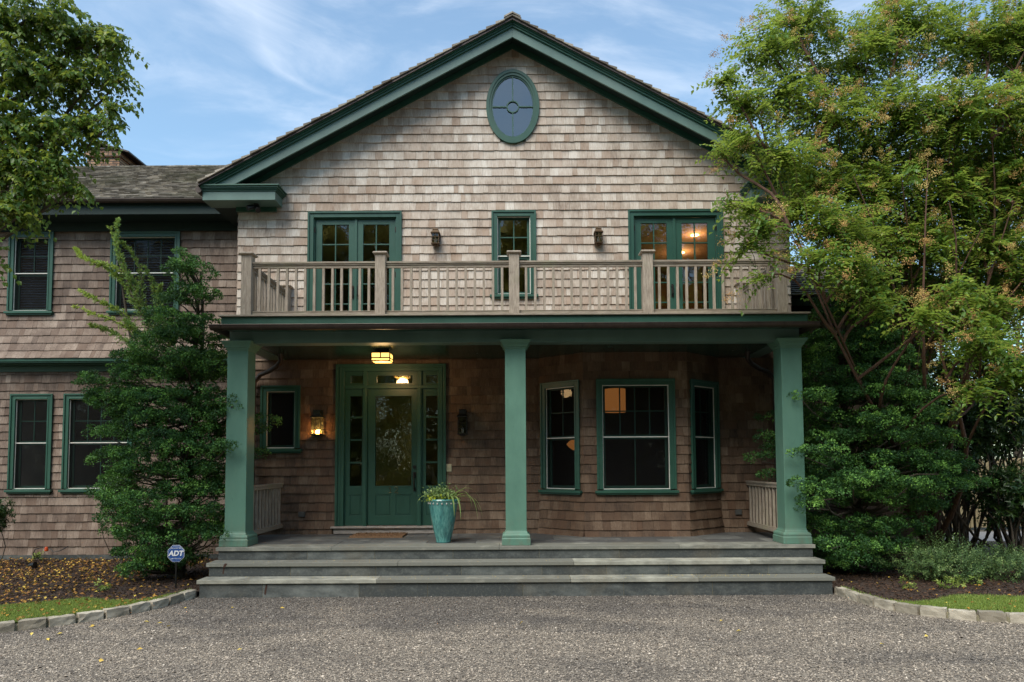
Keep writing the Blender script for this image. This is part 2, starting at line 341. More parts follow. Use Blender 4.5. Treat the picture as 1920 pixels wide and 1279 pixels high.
def cloud_mesh(name, V, Fq, T, mat, parent=None):
    """V (n,3) float, Fq (m,k) int faces, T (m,3) tints"""
    me = bpy.data.meshes.new(name); V = np.asarray(V, np.float32); Fq = np.asarray(Fq, np.int32); k = Fq.shape[1]
    me.vertices.add(len(V)); me.vertices.foreach_set('co', V.ravel())
    me.loops.add(Fq.size); me.loops.foreach_set('vertex_index', Fq.ravel())
    me.polygons.add(len(Fq)); me.polygons.foreach_set('loop_start', np.arange(0, Fq.size, k, dtype=np.int32))
    me.update(calc_edges=True)
    a = me.attributes.new('tint', 'FLOAT_COLOR', 'FACE'); a.data.foreach_set('color', np.c_[T, np.ones(len(T))].astype(np.float32).ravel())
    me.materials.append(mat); o = bpy.data.objects.new(name, me); COL.objects.link(o)
    if parent: keep(o, parent)
    return o
def norm(a): return a/np.maximum(np.linalg.norm(a, axis=-1, keepdims=True), 1e-9)
def leaves(P, D, Nn, ln, wd_, T, fold=.25, base=0.):
    """folded rhombus leaves: P base points, D direction, Nn leaf normal"""
    D = norm(D); S = norm(np.cross(D, Nn)); U = np.cross(S, D); ln = np.broadcast_to(np.asarray(ln, float).reshape(-1, 1), (len(P), 1)); w = np.broadcast_to(np.asarray(wd_, float).reshape(-1, 1), (len(P), 1))
    a = P + D*ln*base; m = P + D*ln*.45
    V = np.stack([a, m + S*w*.5 + U*w*fold, P + D*ln - U*ln*.08, m - S*w*.5 + U*w*fold], 1).reshape(-1, 3)
    i = np.arange(len(P))[:, None]*4
    return V, np.concatenate([i+np.array([0, 1, 2]), i+np.array([0, 2, 3])], 0), np.concatenate([T, T], 0)

# ------------------------------------------------------------------ key dimensions of the house
XC = .045; YW = 1.97; YG = 3.05; HW = 5.115; ZF = .65; ZD = 4.20; EXPO = .162
YR = 1.55
house = empty('house', 'two storey gabled house clad in weathered cedar shingles with green trim', 'house', (XC, 6, 0))
def part(mb, name, mat, **k):
    return keep(mb.build(name, mat, None, **k), house)
def sub(mb, name, mat, par, **k):
    o = mb.build(name, mat, None, **k); o.parent = par; o.matrix_parent_inverse = Matrix.Identity(4) if par.parent is None else Matrix.Translation(Vector((0, 0, 0)))
    return o
FR = dict(O=(0, YW, 0), U=(1, 0, 0), Nn=(0, -1, 0))
def shingles(mb, u0, u1, v0, v1, holes=(), off=lambda z: 0., clip=None, wmin=.075, wmax=.21, expo=EXPO, butt=.023, v_phase=0., oval=None, slope=None, jit=.0045):
    """courses of separate tapered shingles; slope=(dn/ds, dz/ds) lays them on a roof slope"""
    nrow = int(math.ceil((v1-v0)/expo)); bias = random.random()
    for r in range(nrow):
        v = v0 + r*expo; vt = min(v + expo*1.03, v1) if slope is None else v+expo*1.1; vm = v + expo*.5
        lo, hi = (u0, u1) if clip is None else clip(v)
        lo = max(lo, u0); hi = min(hi, u1)
        if hi-lo < .05: continue
        blocks = sorted([(a, b) for a, b, c, d in holes if c < vm < d])
        if oval:
            ox, oz, orx, orz = oval; q = 1-((vm-oz)/orz)**2
            if q > 0: blocks = sorted(blocks + [(ox-orx*math.sqrt(q), ox+orx*math.sqrt(q))])
        spans = []; c = lo
        for a, b in blocks:
            if a > c: spans.append((c, min(a, hi)))
            c = max(c, b)
        if c < hi: spans.append((c, hi))
        for a, b in spans:
            x = a - random.uniform(0, .1) if a > lo+1e-6 else a
            x = a
            while x < b-.004:
                w = random.uniform(wmin, wmax) if random.random() < .8 else random.uniform(wmin, wmax*1.25)
                x2 = min(x+w, b)
                if b-x2 < .05: x2 = b
                g = random.uniform(.0006, .0022); bt = butt + random.uniform(-.003, .004); dz = random.uniform(-jit, jit)
                o0, o1 = off(v), off(v+expo)
                r0_ = random.random(); r0_ = r0_*r0_*.35+r0_*.65
                t = (r0_, random.random(), random.random())
                A, B = x+g, x2-g
                if slope is None:
                    z0_, z1_ = v+dz, vt
                    P = [(A, o0+bt, z0_), (B, o0+bt, z0_), (B, o1+.003, z1_), (A, o1+.003, z1_), (A, o0, z0_), (B, o0, z0_), (A, o1, z1_), (B, o1, z1_)]
                else:
                    dn, dzs = slope; nn, nz = -dzs, -dn  # normal of slope in (n,z): n outward is downhill
                    def sp(u, s_, h): return (u, dn*s_ + dzs*h, dzs*s_ - dn*h)
                    s0_, s1_ = v+dz, vt
                    P = [sp(A, s0_, bt), sp(B, s0_, bt), sp(B, s1_, .002), sp(A, s1_, .002), sp(A, s0_, 0), sp(B, s0_, 0), sp(A, s1_, 0), sp(B, s1_, 0)]
                mb.add(P, [(0, 1, 2, 3), (4, 5, 1, 0), (4, 0, 3, 6), (1, 5, 7, 2)], t)
                x = x2
def sheet(mb, u0, u1, z0, z1, holes, n0=-.12, n1=0.):
    us = sorted({u0, u1} | {min(max(x, u0), u1) for h in holes for x in h[:2]}); zs = sorted({z0, z1} | {min(max(x, z0), z1) for h in holes for x in h[2:]})
    for a, b in zip(us, us[1:]):
        run = None
        for c, d in zip(zs, zs[1:]):
            inside = any(h[0]-1e-6 <= (a+b)/2 <= h[1]+1e-6 and h[2] <= (c+d)/2 <= h[3] for h in holes)
            if not inside: run = (run[0], d) if run else (c, d)
            if inside and run: mb.box(a, b, n0, n1, *run); run = None
        if run: mb.box(a, b, n0, n1, *run)

# ------------------------------------------------------------------ windows and doors
WH = 'window'
def window(fr, u0, u1, z0, z1, cols=2, rows=2, cw=.095, sill=True, low_cols=0, mat='green', blinds=False, split=.5, single=False, screen=True):
    """casing outside u0..u1, z0 (underside of sill)..z1"""
    m = MB(**fr); sh = .065 if sill else 0
    zi0, zi1 = z0+sh, z1-cw; a, b = u0+cw, u1-cw
    m.box(u0, a, -.06, .040, zi0, z1); m.box(b, u1, -.06, .040, zi0, z1); m.box(a, b, -.06, .040, zi1, z1)
    m.box(u0-.012, u0+.022, .0405, .058, zi0, z1+.012); m.box(u1-.022, u1+.012, .0405, .058, zi0, z1+.012); m.box(u0+.022, u1-.022, .0405, .058, z1-.022, z1+.012)
    m.box(a-.03, a, .0405, .048, zi0, zi1); m.box(b, b+.03, .0405, .048, zi0, zi1); m.box(a, b, .0405, .048, zi1, zi1+.03)
    win = part(m, WH, M[mat], bevel=.003)
    if sill:
        s = MB(**fr); s.box(u0-.045, u1+.045, -.06, .088, z0, z0+.045); s.box(u0-.02, u1+.02, -.06, .060, z0-.03, z0); s.box(a, b, -.06, .05, z0+.045, zi0)
        sub(s, 'sill', M[mat], win, bevel=.004)
    w = .013
    s = MB(**fr)
    for q in ((a, a+w, zi0, zi1), (b-w, b, zi0, zi1), (a+w, b-w, zi0, zi0+w), (a+w, b-w, zi1-w, zi1)): s.box(q[0], q[1], -.004, .012, q[2], q[3])
    zm = zi0 + (zi1-zi0)*split
    if not single: s.box(a+w, b-w, -.004, .010, zm-.008, zm+.008)
    sub(s, 'screen_frame', M['white'], win)
    if screen: q = MB(**fr); q.quad((a+w, .002, zi0+w), (b-w, .002, zi0+w), (b-w, .002, zi1-w), (a+w, .002, zi1-w)); sub(q, 'insect_screen', M['mesh'], win, recalc=False)
    # sashes
    sashes = [(zm, zi1, -.055, cols, rows), (zi0, zm, -.075, low_cols, 1)] if not single else [(zi0, zi1, -.055, cols, rows)]
    for (c, d, n, nc, nr) in sashes:
        s = MB(**fr); st = .045
        s.box(a+w, a+w+st, n-.03, n, c, d); s.box(b-w-st, b-w, n-.03, n, c, d); s.box(a+w+st, b-w-st, n-.03, n, d-st*.8, d); s.box(a+w+st, b-w-st, n-.03, n, c, c+st*(.9 if c > zi0 else 1.3))
        ga, gb, gc, gd = a+w+st, b-w-st, c+st*(.9 if c > zi0 else 1.3), d-st*.8
        for i in range(1, nc): x = ga+(gb-ga)*i/nc; s.box(x-.010, x+.010, n-.026, n-.004, gc, gd)
        for i in range(1, nr): z = gc+(gd-gc)*i/nr; s.box(ga, gb, n-.025, n-.005, z-.010, z+.010)
        sub(s, 'sash', M[mat], win)
        g = MB(**fr); g.quad((ga-.01, n-.015, gc-.01), (gb+.01, n-.015, gc-.01), (gb+.01, n-.015, gd+.01), (ga-.01, n-.015, gd+.01)); sub(g, 'glass', M['glass_s' if screen else 'glass'], win, recalc=False)
    # reveal between sash and wall
    for q in ((a-.012, a, zi0-.01, zi1+.01), (b, b+.012, zi0-.01, zi1+.01)): s = MB(**fr); s.box(q[0], q[1], -.16, -.0605, q[2], q[3]); sub(s, 'jamb', M[mat], win)
    if blinds:
        s = MB(**fr); z = zi0+.06
        while z < zi1-.04:
            s.extrude([(a+.03, -.125, z), (a+.03, -.165, z+.035), (a+.03, -.168, z+.038), (a+.03, -.128, z+.003)], (b-a-.06, 0, 0)); z += .052
        sub(s, 'blind', M['blind'], win)
    return (a-.01, b+.01, zi0-.005, zi1+.005), (u0+.015, u1-.015, z0+.0, z1-.012), win
M['blind'] = plain('slate_blind', (.30, .33, .42), .6)

def french_door(u0, u1, z1, glass_l, glass_r, mull, zd0):
    """double glazed doors; casing u0..u1, top z1, door bottoms zd0"""
    m = MB(**FR); cw = .095; a, b = u0+cw, u1-cw; zi = z1-cw
    m.box(u0, a, -.06, .040, zd0, z1); m.box(b, u1, -.06, .040, zd0, z1); m.box(a, b, -.06, .040, zi, z1)
    m.box(u0-.012, u0+.022, .0405, .06, zd0, z1+.012); m.box(u1-.022, u1+.012, .0405, .06, zd0, z1+.012); m.box(u0+.022, u1-.022, .0405, .06, z1-.022, z1+.012)
    m.box(a, a+.02, -.03, .0, zd0, zi); m.box(b-.02, b, -.03, .0, zd0, zi); m.box(a+.02, b-.02, -.03, .0, zi-.02, zi)
    fd = part(m, 'french_door', M['door_green'], bevel=.003)
    zt, mid = zi-.022, mull
    for (x0, x1, g, lab, hs) in ((a+.022, mid-.006, glass_l, 0, 1), (mid+.006, b-.022, glass_r, 1, -1)):
        s = MB(**FR); g0, g1, gt = g; gb = zd0+.26
        s.box(x0, g0, -.075, -.03, zd0, zt); s.box(g1, x1, -.075, -.03, zd0, zt); s.box(g0, g1, -.075, -.03, gt, zt); s.box(g0, g1, -.075, -.03, zd0, gb)
        s.box((g0+g1)/2-.011, (g0+g1)/2+.011, -.07, -.036, gb, gt)
        for k in range(1, 5): z = gt-(gt-gb)*k/5; s.box(g0, g1, -.068, -.038, z-.011, z+.011)
        leaf = sub(s, 'door_leaf', M['door_green'], fd, bevel=.002)
        q = MB(**FR); q.quad((g0-.01, -.053, gb-.01), (g1+.01, -.053, gb-.01), (g1+.01, -.053, gt+.01), (g0-.01, -.053, gt+.01)); sub(q, 'glass', M['glass'], fd, recalc=False)
        h = MB(**FR); hx = mid - hs*.055; h.box(hx-.02, hx+.02, -.029, -.015, ZD+.78, ZD+1.02); h.tube([h.p(hx, -.015, ZD+.98), h.p(hx, .035, ZD+.97), h.p(hx, .035, ZD+.84), h.p(hx, -.015, ZD+.82)], .012); sub(h, 'handle', M['dark_bronze'], fd, smooth=True)
        for z in (zt-.25, zt-1.1, zd0+.35): q = MB(**FR); ex = a+.014 if lab == 0 else b-.014; q.box(ex-.011, ex+.011, -.029, .006, z, z+.1); sub(q, 'hinge', M['dark_bronze'], fd)
    s = MB(**FR); s.box(mid-.024, mid+.024, -.029, -.008, zd0, zt); sub(s, 'centre_astragal', M['door_green'], fd, bevel=.003)
    return (a, b, zd0-.02, zi), (u0+.015, u1-.015, ZD-.2, z1-.012)

holes_s = []; holes_h = []     # sheathing holes, shingle holes (main front)
for (x0, x1, gl, gr, ml) in (((-3.754+.0), -2.035, (-3.515, -3.020), (-2.752, -2.268), -2.885), (2.182, 3.917, (2.42, 2.90), (3.18, 3.66), 3.04)):
    zt = 6.36
    s_, h_ = french_door(x0, x1, 6.588, (gl[0], gl[1], 6.375-.0), (gr[0], gr[1], 6.375), ml, ZD+.05)
    holes_s.append(s_); holes_h.append(h_)
s_, h_, _ = window(FR, -.349, .453, 4.975, 6.590, 2, 2, split=.49, screen=False); holes_s.append(s_); holes_h.append(h_)
s_, h_, _ = window(FR, -4.583, -3.874, 2.150, 3.351, 1, 1, single=True); holes_s.append(s_); holes_h.append(h_)

# front door assembly
DX0, DX1, DZ1 = -3.205, -1.215, 3.735
m = MB(**FR); cw = .14; a, b = DX0+cw, DX1-cw; zb = .80
m.box(DX0, a, -.08, .045, zb, DZ1); m.box(b, DX1, -.08, .045, zb, DZ1); m.box(a, b, -.08, .045, DZ1-.115, DZ1)
m.box(DX0-.012, DX0+.03, .0455, .075, zb, DZ1+.012); m.box(DX1-.03, DX1+.012, .0455, .075, zb, DZ1+.012); m.box(DX0+.03, DX1-.03, .0455, .075, DZ1-.03, DZ1+.012)
m.box(DX0+.055, DX0+.08, .0455, .056, zb, DZ1-.03); m.box(DX1-.08, DX1-.055, .0455, .056, zb, DZ1-.03); m.box(DX0+.08, DX1-.08, .0455, .056, DZ1-.08, DZ1-.055)
ML, MR2 = (-2.727, -2.650), (-1.732, -1.655)
m.box(a, b, -.08, .015, 3.300, 3.362)                       # transom bar
for q in (ML, MR2): m.box(q[0], q[1], -.08, .030, zb, 3.30); m.box(q[0], q[1], -.08, .018, 3.362, DZ1-.115); m.box(q[0]+.018, q[1]-.018, .0305, .042, zb, 3.30)
ds = part(m, 'entrance_surround', M['green'], bevel=.004)
# transom lights
for (x0, x1, g0, g1) in ((a, ML[0], -2.965, -2.745), (ML[1], MR2[0], -2.485, -1.830), (MR2[1], b, -1.575, -1.360)):
    s = MB(**FR); t0, t1 = 3.362, DZ1-.115; gz0, gz1 = 3.405, 3.545
    s.box(x0, g0, -.07, -.03, t0, t1); s.box(g1, x1, -.07, -.03, t0, t1); s.box(g0, g1, -.07, -.03, t0, gz0); s.box(g0, g1, -.07, -.03, gz1, t1)
    sub(s, 'transom_frame', M['door_green'], ds)
    q = MB(**FR); q.quad((g0, -.055, gz0), (g1, -.055, gz0), (g1, -.055, gz1), (g0, -.055, gz1)); sub(q, 'glass', M['door_glass'], ds, recalc=False)
GZ0, GZ1 = 1.520, 3.165
def panel(s, x0, x1, z0, z1, n, base=-.03):
    s.box(x0, x1, base-.02, base-.012, z0, z1); w_ = .018
    s.extrude([(x0, base, z0), (x0+w_, base-.012, z0+w_), (x0+w_, base-.012, z1-w_), (x0, base, z1)], (.0005, 0, 0))
    s.box(x0+.03, x1-.03, base-.012, base-.001, z0+.03, z1-.03)
for (x0, x1, g0, g1) in ((a, ML[0], -2.970, -2.752), (MR2[1], b, -1.578, -1.365)):
    s = MB(**FR); n0, n1 = -.07, -.03
    s.box(x0, g0, n0, n1, zb, 3.30); s.box(g1, x1, n0, n1, zb, 3.30); s.box(g0, g1, n0, n1, GZ1, 3.30); s.box(g0, g1, n0, n1, 1.36, GZ0); s.box(g0, g1, n0, n1, zb, .98)
    panel(s, g0, g1, .98, 1.36, 0)
    for z in (1.945, 2.36, 2.775): s.box(g0, g1, n0+.005, n1-.005, z-.016, z+.016)
    o = part(s, 'sidelight', M['door_green'], bevel=.002)
    q = MB(**FR)
    for z0_, z1_ in ((GZ0, 1.929), (1.961, 2.344), (2.376, 2.759), (2.791, GZ1)): q.quad((g0, -.05, z0_), (g1, -.05, z0_), (g1, -.05, z1_), (g0, -.05, z1_))
    sub(q, 'glass', M['glass'], o, recalc=False)
s = MB(**FR); x0, x1, g0, g1 = ML[1]+.004, MR2[0]-.004, -2.505, -1.842; n0, n1 = -.075, -.03
s.box(x0, g0, n0, n1, .81, 3.295); s.box(g1, x1, n0, n1, .81, 3.295); s.box(g0, g1, n0, n1, GZ1, 3.295); s.box(g0, g1, n0, n1, 1.36, GZ0); s.box(g0, g1, n0, n1, .81, .98); s.box(-2.215, -2.135, n0, n1, .98, 1.36)
panel(s, g0, -2.215, .98, 1.36, 0); panel(s, -2.135, g1, .98, 1.36, 0)
for q in ((g0-.02, g0, GZ0-.02, GZ1+.02), (g1, g1+.02, GZ0-.02, GZ1+.02), (g0, g1, GZ0-.02, GZ0), (g0, g1, GZ1, GZ1+.02)): s.box(q[0], q[1], n1, n1+.008, q[2], q[3])
fdoor = part(s, 'front_door', M['door_green'], bevel=.002)
q = MB(**FR); q.quad((g0, -.05, GZ0), (g1, -.05, GZ0), (g1, -.05, GZ1), (g0, -.05, GZ1)); sub(q, 'glass', M['door_glass'], fdoor, recalc=False)
h = MB(**FR); hx = -1.785
h.tube([h.p(hx, -.03, 1.86), h.p(hx, -.012, 1.86)], .032, 16); h.tube([h.p(hx, -.012, 1.86), h.p(hx, -.002, 1.86)], .017, 12); sub(h, 'deadbolt', M['dark_bronze'], fdoor, smooth=True)
h = MB(**FR); h.box(hx-.028, hx+.028, -.03, -.018, 1.66, 1.77); h.tube([h.p(hx, -.02, 1.73), h.p(hx, .045, 1.72), h.p(hx, .052, 1.60), h.p(hx, .03, 1.47), h.p(hx, -.02, 1.45)], [.012, .014, .014, .012, .014]); h.box(hx-.02, hx+.02, -.03, -.016, 1.42, 1.48); h.box(hx-.012, hx+.012, -.018, .03, 1.745, 1.757)
sub(h, 'handle', M['dark_bronze'], fdoor, smooth=True)
# house number 12, thin brass strokes
h = MB(**FR); nf = -.026
def stroke(h, pts, r=.0065):
    h.tube([h.p(x, nf+.004, z) for x, z in pts], r, 6)
x_, z_ = -2.255, 1.395
stroke(h, [(x_, z_+.080), (x_+.028, z_+.105), (x_+.028, z_)]); stroke(h, [(x_+.002, z_), (x_+.052, z_)])
x_ = -2.150
stroke(h, [(x_, z_+.078)] + [(x_+.030-.030*math.cos(t_), z_+.075+.030*math.sin(t_)) for t_ in [k*math.pi/6 for k in range(1, 8)]] + [(x_+.045, z_+.050), (x_, z_), (x_+.064, z_)])
M['number'] = plain('dull_brass_number', (.14, .14, .07), .45, .6)
sub(h, 'house_number', M['number'], fdoor, smooth=True)
# threshold sill
h = MB(**FR); h.box(DX0-.075, DX1+.075, -.05, .12, .762, .795); h.box(DX0-.03, DX1+.03, -.05, .075, ZF+.012, .762); part(h, 'door_sill', M['sillwood'], bevel=.004)
holes_s.append((DX0+.10, DX1-.10, .70, 3.65)); holes_h.append((DX0+.012, DX1-.012, .62, DZ1-.012)); holes_h.append((DX0-.07, DX1+.07, .60, .80))

# ------------------------------------------------------------------ bay
BX0, BX1, BY, BW0, BW1 = 1.245, 3.043, YW-.65, .50, 3.79
BT = 3.855
segs = [((BX0, BY), (BX1, BY)), ((BW0, YW), (BX0, BY)), ((BX1, BY), (BW1, YW))]
bay_sh = MB(); bay_wall = MB(); baseoff = lambda z: .05*max(0., (1.25-z)/.6)**2
wins = [((1.473-BX0), (2.818-BX0), 1.395, 3.362, 4, 2, 2), None, None]
for i, (p0, p1) in enumerate(segs):
    p0 = Vector((*p0, 0)); p1 = Vector((*p1, 0)); U = (p1-p0).normalized(); Nn = Vector((U.y, -U.x, 0)); ln = (p1-p0).length
    fr = dict(O=p0, U=U, Nn=Nn)
    if i == 0: s_, h_, _ = window(fr, .228, 1.573, 1.395, 3.362, 4, 2, low_cols=2, split=.50)
    else: s_, h_, _ = window(fr, .075, ln-.075, 1.395, 3.362, 2, 2, split=.50)
    bay_wall.fr(**fr) if False else None
    bay_wall.O, bay_wall.U, bay_wall.N = Vector(p0), U, Nn
    sheet(bay_wall, 0, ln, ZF-.03, BT, [s_], -.1, 0)
    bay_sh.O, bay_sh.U, bay_sh.N = Vector(p0), U, Nn
    shingles(bay_sh, -.012, ln+.012, ZF+.002-.05, BT, [h_], baseoff)
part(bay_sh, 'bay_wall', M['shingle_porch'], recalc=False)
part(bay_wall, 'bay_core', M['sheath'])
holes_s.append((BW0+.1, BW1-.1, ZF-.02, BT)); holes_h.append((BW0+.01, BW1-.01, ZF-.1, BT+.2))

# ------------------------------------------------------------------ main front wall
ZE = 6.94   # rake fascia top at the eaves
SL = (9.865-6.94)/(5.368+.045)
frz = lambda x: 9.72 - abs(x-XC)*SL        # underside of the frieze at the wall
mb = MB(**FR); sheet(mb, XC-HW, XC+HW, ZF-.5, 6.60, holes_s)
mb.extrude([(XC-HW, -.12, 6.60), (XC+HW, -.12, 6.60), (XC+HW, -.12, 7.1), (XC, -.12, 9.95), (XC-HW, -.12, 7.1)], (0, .12, 0))
part(mb, 'front_wall_core', M['sheath'])
up = MB(**FR)
ph = 5.975 - math.floor((5.975-ZD+.05)/EXPO)*EXPO
shingles(up, XC-HW, XC+HW, ph-EXPO, 9.75, holes_h, clip=lambda v: (XC-(9.80-v)/SL, XC+(9.80-v)/SL), oval=(XC, 8.587, .47, .68))
part(up, 'upper_front_wall', M['shingle_top'], recalc=False)
for a_, b_ in ((XC-HW, BW0+.01), (BW1-.01, XC+HW)):
    lo = MB(**FR); shingles(lo, a_, b_, ZF-.07, 3.86, holes_h[:-1], off=lambda z: baseoff(z)*.25)
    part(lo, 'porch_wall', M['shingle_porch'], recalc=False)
# side walls, back wall
for sx_ in (-1, 1):
    mb = MB(O=(XC+sx_*HW, YW, 0), U=(0, 1, 0), Nn=(sx_, 0, 0)); mb.box(.001, 10, -.12, -.001, 0, 7.05); part(mb, 'side_wall_core', M['sheath'])
    mb = MB(O=(XC+sx_*HW, YW, 0), U=(0, 1, 0), Nn=(sx_, 0, 0)); shingles(mb, .0, 1.1, .1, 6.95, ()); part(mb, 'side_wall', M['shingle_wing'], recalc=False)
mb = MB(); mb.box(XC-HW+.13, XC+HW-.13, 11.9, 11.97, 0, 7.05); mb.extrude([(XC-HW, 11.9, 7.05), (XC+HW, 11.9, 7.05), (XC, 11.9, 9.9)], (0, .07, 0)); part(mb, 'back_wall', M['sheath'])
# rooms: floor slabs, ceilings, partitions
mb = MB(); mb.box(XC-HW+.13, XC+HW-.13, YW+.13, 7.6, 3.95, 4.12); mb.box(XC-HW+.13, XC+HW-.13, YW+.13, 7.6, .55, .66)
mb.box(.3, .4, YW+.14, 7.6, .66, 3.95); mb.box(XC-HW+.14, XC+HW-.14, 7.5, 7.6, .66, 3.95); mb.box(XC-HW+.14, 1.4, 6.4, 6.5, 4.12, 6.72); mb.box(XC-HW+.13, XC+HW-.13, YW+.13, 7.6, 6.72, 6.8)
part(mb, 'interior_partition', M['room'])
mb = MB(); mb.box(1.5, 1.6, YW+.14, 7.5, 4.13, 6.71); mb.box(1.61, XC+HW-.15, 7.3, 7.4, 4.13, 6.71); mb.box(1.61, XC+HW-.15, YW+.14, 7.29, 6.68, 6.715)
part(mb, 'bedroom_wall', M['room2'])
# stair and pale wall glimpsed through the hall sidelight
mb = MB(); mb.box(-2.0, -.6, 5.2, 5.28, .67, 3.94); part(mb, 'hall_wall', M['hall'] if 'hall' in M else plain('hall_wall_paint', (.30, .27, .22), .8))
mb = MB(); mb.extrude([(-.75, 5.0, 2.25), (-.75, 5.0, 2.35), (-1.75, 5.0, 3.05), (-1.75, 5.0, 2.95)], (0, .06, 0))
for k in range(8): mb.box(-.78-.12*k, -.76-.12*k, 5.0, 5.03, .7, 2.27+.084*k)
part(mb, 'stair_rail', M['black'])

# ------------------------------------------------------------------ gable roof, rake boards, cornice returns
zr = lambda x, z0: z0 - abs(x-XC)*SL
XE = 5.64
def rake(mb, xin, xout, ztop, zbot, y0, y1):
    for s_ in (-1, 1):
        P = [(XC+s_*xin, y0, ztop-xin*SL), (XC+s_*xout, y0, ztop-xout*SL), (XC+s_*xout, y0, zbot-xout*SL), (XC+s_*xin, y0, zbot-xin*SL)]
        mb.extrude(P, (0, y1-y0, 0))
def rake2(mb, ztop, zbot, y0, y1, zend):
    """both slopes; lower ends cut level at zend"""
    for s_ in (-1, 1):
        xt = (ztop-zend)/SL; xb = (zbot-zend)/SL
        mb.extrude([(XC, y0, ztop), (XC+s_*xt, y0, zend), (XC+s_*xb, y0, zend), (XC, y0, zbot)], (0, y1-y0, 0))
mb = MB(); rake2(mb, 9.868, 9.688, YR, YR+.035, 6.945); part(mb, 'rake_board', M['fascia_green'], bevel=.003)
mb = MB(); rake2(mb, 9.905, 9.866, YR-.035, YR+.03, 6.945); rake2(mb, 9.94, 9.903, YR-.06, YR+.03, 6.945); rake2(mb, 9.985, 9.938, YR-.10, YR+.03, 6.945); part(mb, 'rake_moulding', M['green'], bevel=.003)
mb = MB(); rake2(mb, 9.94, 9.695, YW-.06, YW-.025, 6.945); part(mb, 'frieze_board', M['green'], bevel=.003)
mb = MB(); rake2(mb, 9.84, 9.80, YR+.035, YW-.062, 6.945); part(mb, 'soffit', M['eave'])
# roof slab with stepped courses (real thickness, seen edge on)
mb = MB(); rf = MB(); y0, y1 = YR-.14, 12.1
for s_ in (-1, 1):
    x0_, x1_ = 0., XE
    mb.extrude([(XC, YR-.12, 9.985), (XC+s_*XE, YR-.12, 9.985-XE*SL), (XC+s_*XE, YR-.12, 9.945-XE*SL), (XC, YR-.12, 9.945)], (0, y1-YR, 0))
    cs = math.sqrt(1+SL*SL); n = 36; d = XE*1.0/n
    for k in range(n):
        a = d*k-.02; b = d*(k+1)+random.uniform(-.01, .01); ya = y0-random.uniform(0, .02)
        za = 9.985-a*SL+.018; zb_ = 9.985-b*SL+.058
        ys = ya
        while ys < y1:
            w = random.uniform(.1, .24) if ys < 4 else 2.5
            rf.extrude([(XC+s_*max(a, 0), ys, za), (XC+s_*b, ys, zb_), (XC+s_*b, ys, zb_-.050), (XC+s_*max(a, 0), ys, za-.016)], (0, min(w, y1-ys)-.003, 0)); ys += w
part(mb, 'roof_deck', M['gutter'])
ro = part(rf, 'roof', M['roof'])
mb = MB(); y = y0-.02
for k in range(24):
    for s_ in (-1, 1):
        mb.extrude([(XC, y, 10.07), (XC+s_*.15, y, 10.07-.15*SL), (XC+s_*.15, y, 10.04-.15*SL), (XC, y, 10.04)], (0, .42, 0))
    y += .43
sub(mb, 'ridge_cap', M['roof'], ro)
for s_ in (-1, 1):
    xo, xi = 5.60, 4.29
    mb = MB(O=(XC, 0, 0), U=(s_, 0, 0), Nn=(0, 1, 0)); mb.box(xi, xo, YR, YW-.03, 6.68, 6.84)
    cr = MB(O=(XC, 0, 0), U=(s_, 0, 0), Nn=(0, 1, 0))
    for e, z0_, z1_ in ((.02, 6.84, 6.862), (.04, 6.862, 6.885), (.065, 6.885, 6.915), (.09, 6.915, 6.94)): cr.box(xi-e, xo+e*.4, YR-e, YW-.03, z0_+.0005, z1_)
    o = part(mb, 'cornice_return', M['fascia_green'], bevel=.003); sub(cr, 'crown_moulding', M['green'], o, bevel=.003)
    mb = MB(O=(XC, 0, 0), U=(s_, 0, 0), Nn=(0, 1, 0)); mb.box(xi+.1, HW+.02, YW-.075, YW-.02, 6.60, 6.679); sub(mb, 'bed_moulding', M['green'], o)
    # eave soffit and gutter running back along the side
    mb = MB(O=(XC, 0, 0), U=(s_, 0, 0), Nn=(0, 1, 0)); mb.box(HW+.02, xo-.02, YW-.02, 10, 6.70, 6.73); part(mb, 'side_soffit', M['eave'])
    mb = MB(); pth = [(XC+s_*(xo+.055), YR-.05, 6.86), (XC+s_*(xo+.055), 10, 6.90)]; mb.tube(pth, .06, 12); part(mb, 'side_gutter', M['gutter'], smooth=True)
# oval window
mb = MB(**FR); ox, oz = XC, 8.587
def oring(mb, rx0, rz0, rx1, rz1, n0, n1, K=64):
    P = []
    for k in range(K):
        a = 2*math.pi*k/K; c, s_ = math.cos(a), math.sin(a)
        P += [(ox+rx0*c, n0, oz+rz0*s_), (ox+rx1*c, n0, oz+rz1*s_), (ox+rx1*c, n1, oz+rz1*s_), (ox+rx0*c, n1, oz+rz0*s_)]
    Fc = []
    for k in range(K):
        i, j = 4*k, 4*((k+1) % K)
        for q in range(4): Fc.append((i+q, i+(q+1) % 4, j+(q+1) % 4, j+q))
    mb.add(P, Fc)
oring(mb, .497, .707, .44, .65, 0., .06); oring(mb, .44, .65, .405, .60, 0., .045); oring(mb, .405, .60, .378, .572, 0., .025)
ow = part(mb, 'oval_window', M['green'], smooth=True)
mb = MB(**FR)
for q in ((-.011, .011, .11, .60), (-.011, .011, -.60, -.11)): mb.box(ox+q[0], ox+q[1], .004, .03, oz+q[2]+.0, oz+q[3])
mb.box(ox-.38, ox-.11, .004, .029, oz-.011, oz+.011); mb.box(ox+.11, ox+.38, .004, .029, oz-.011, oz+.011)
P = oring(mb, .118*1.0, .118, .098, .098, .004, .034, 32); sub(mb, 'muntin', M['green'], ow)
mb = MB(**FR); mb.add([(ox+.40*math.cos(2*math.pi*k/64), .006, oz+.60*math.sin(2*math.pi*k/64)) for k in range(64)], [tuple(range(64))]); sub(mb, 'glass', M['oval_glass'], ow, recalc=False)
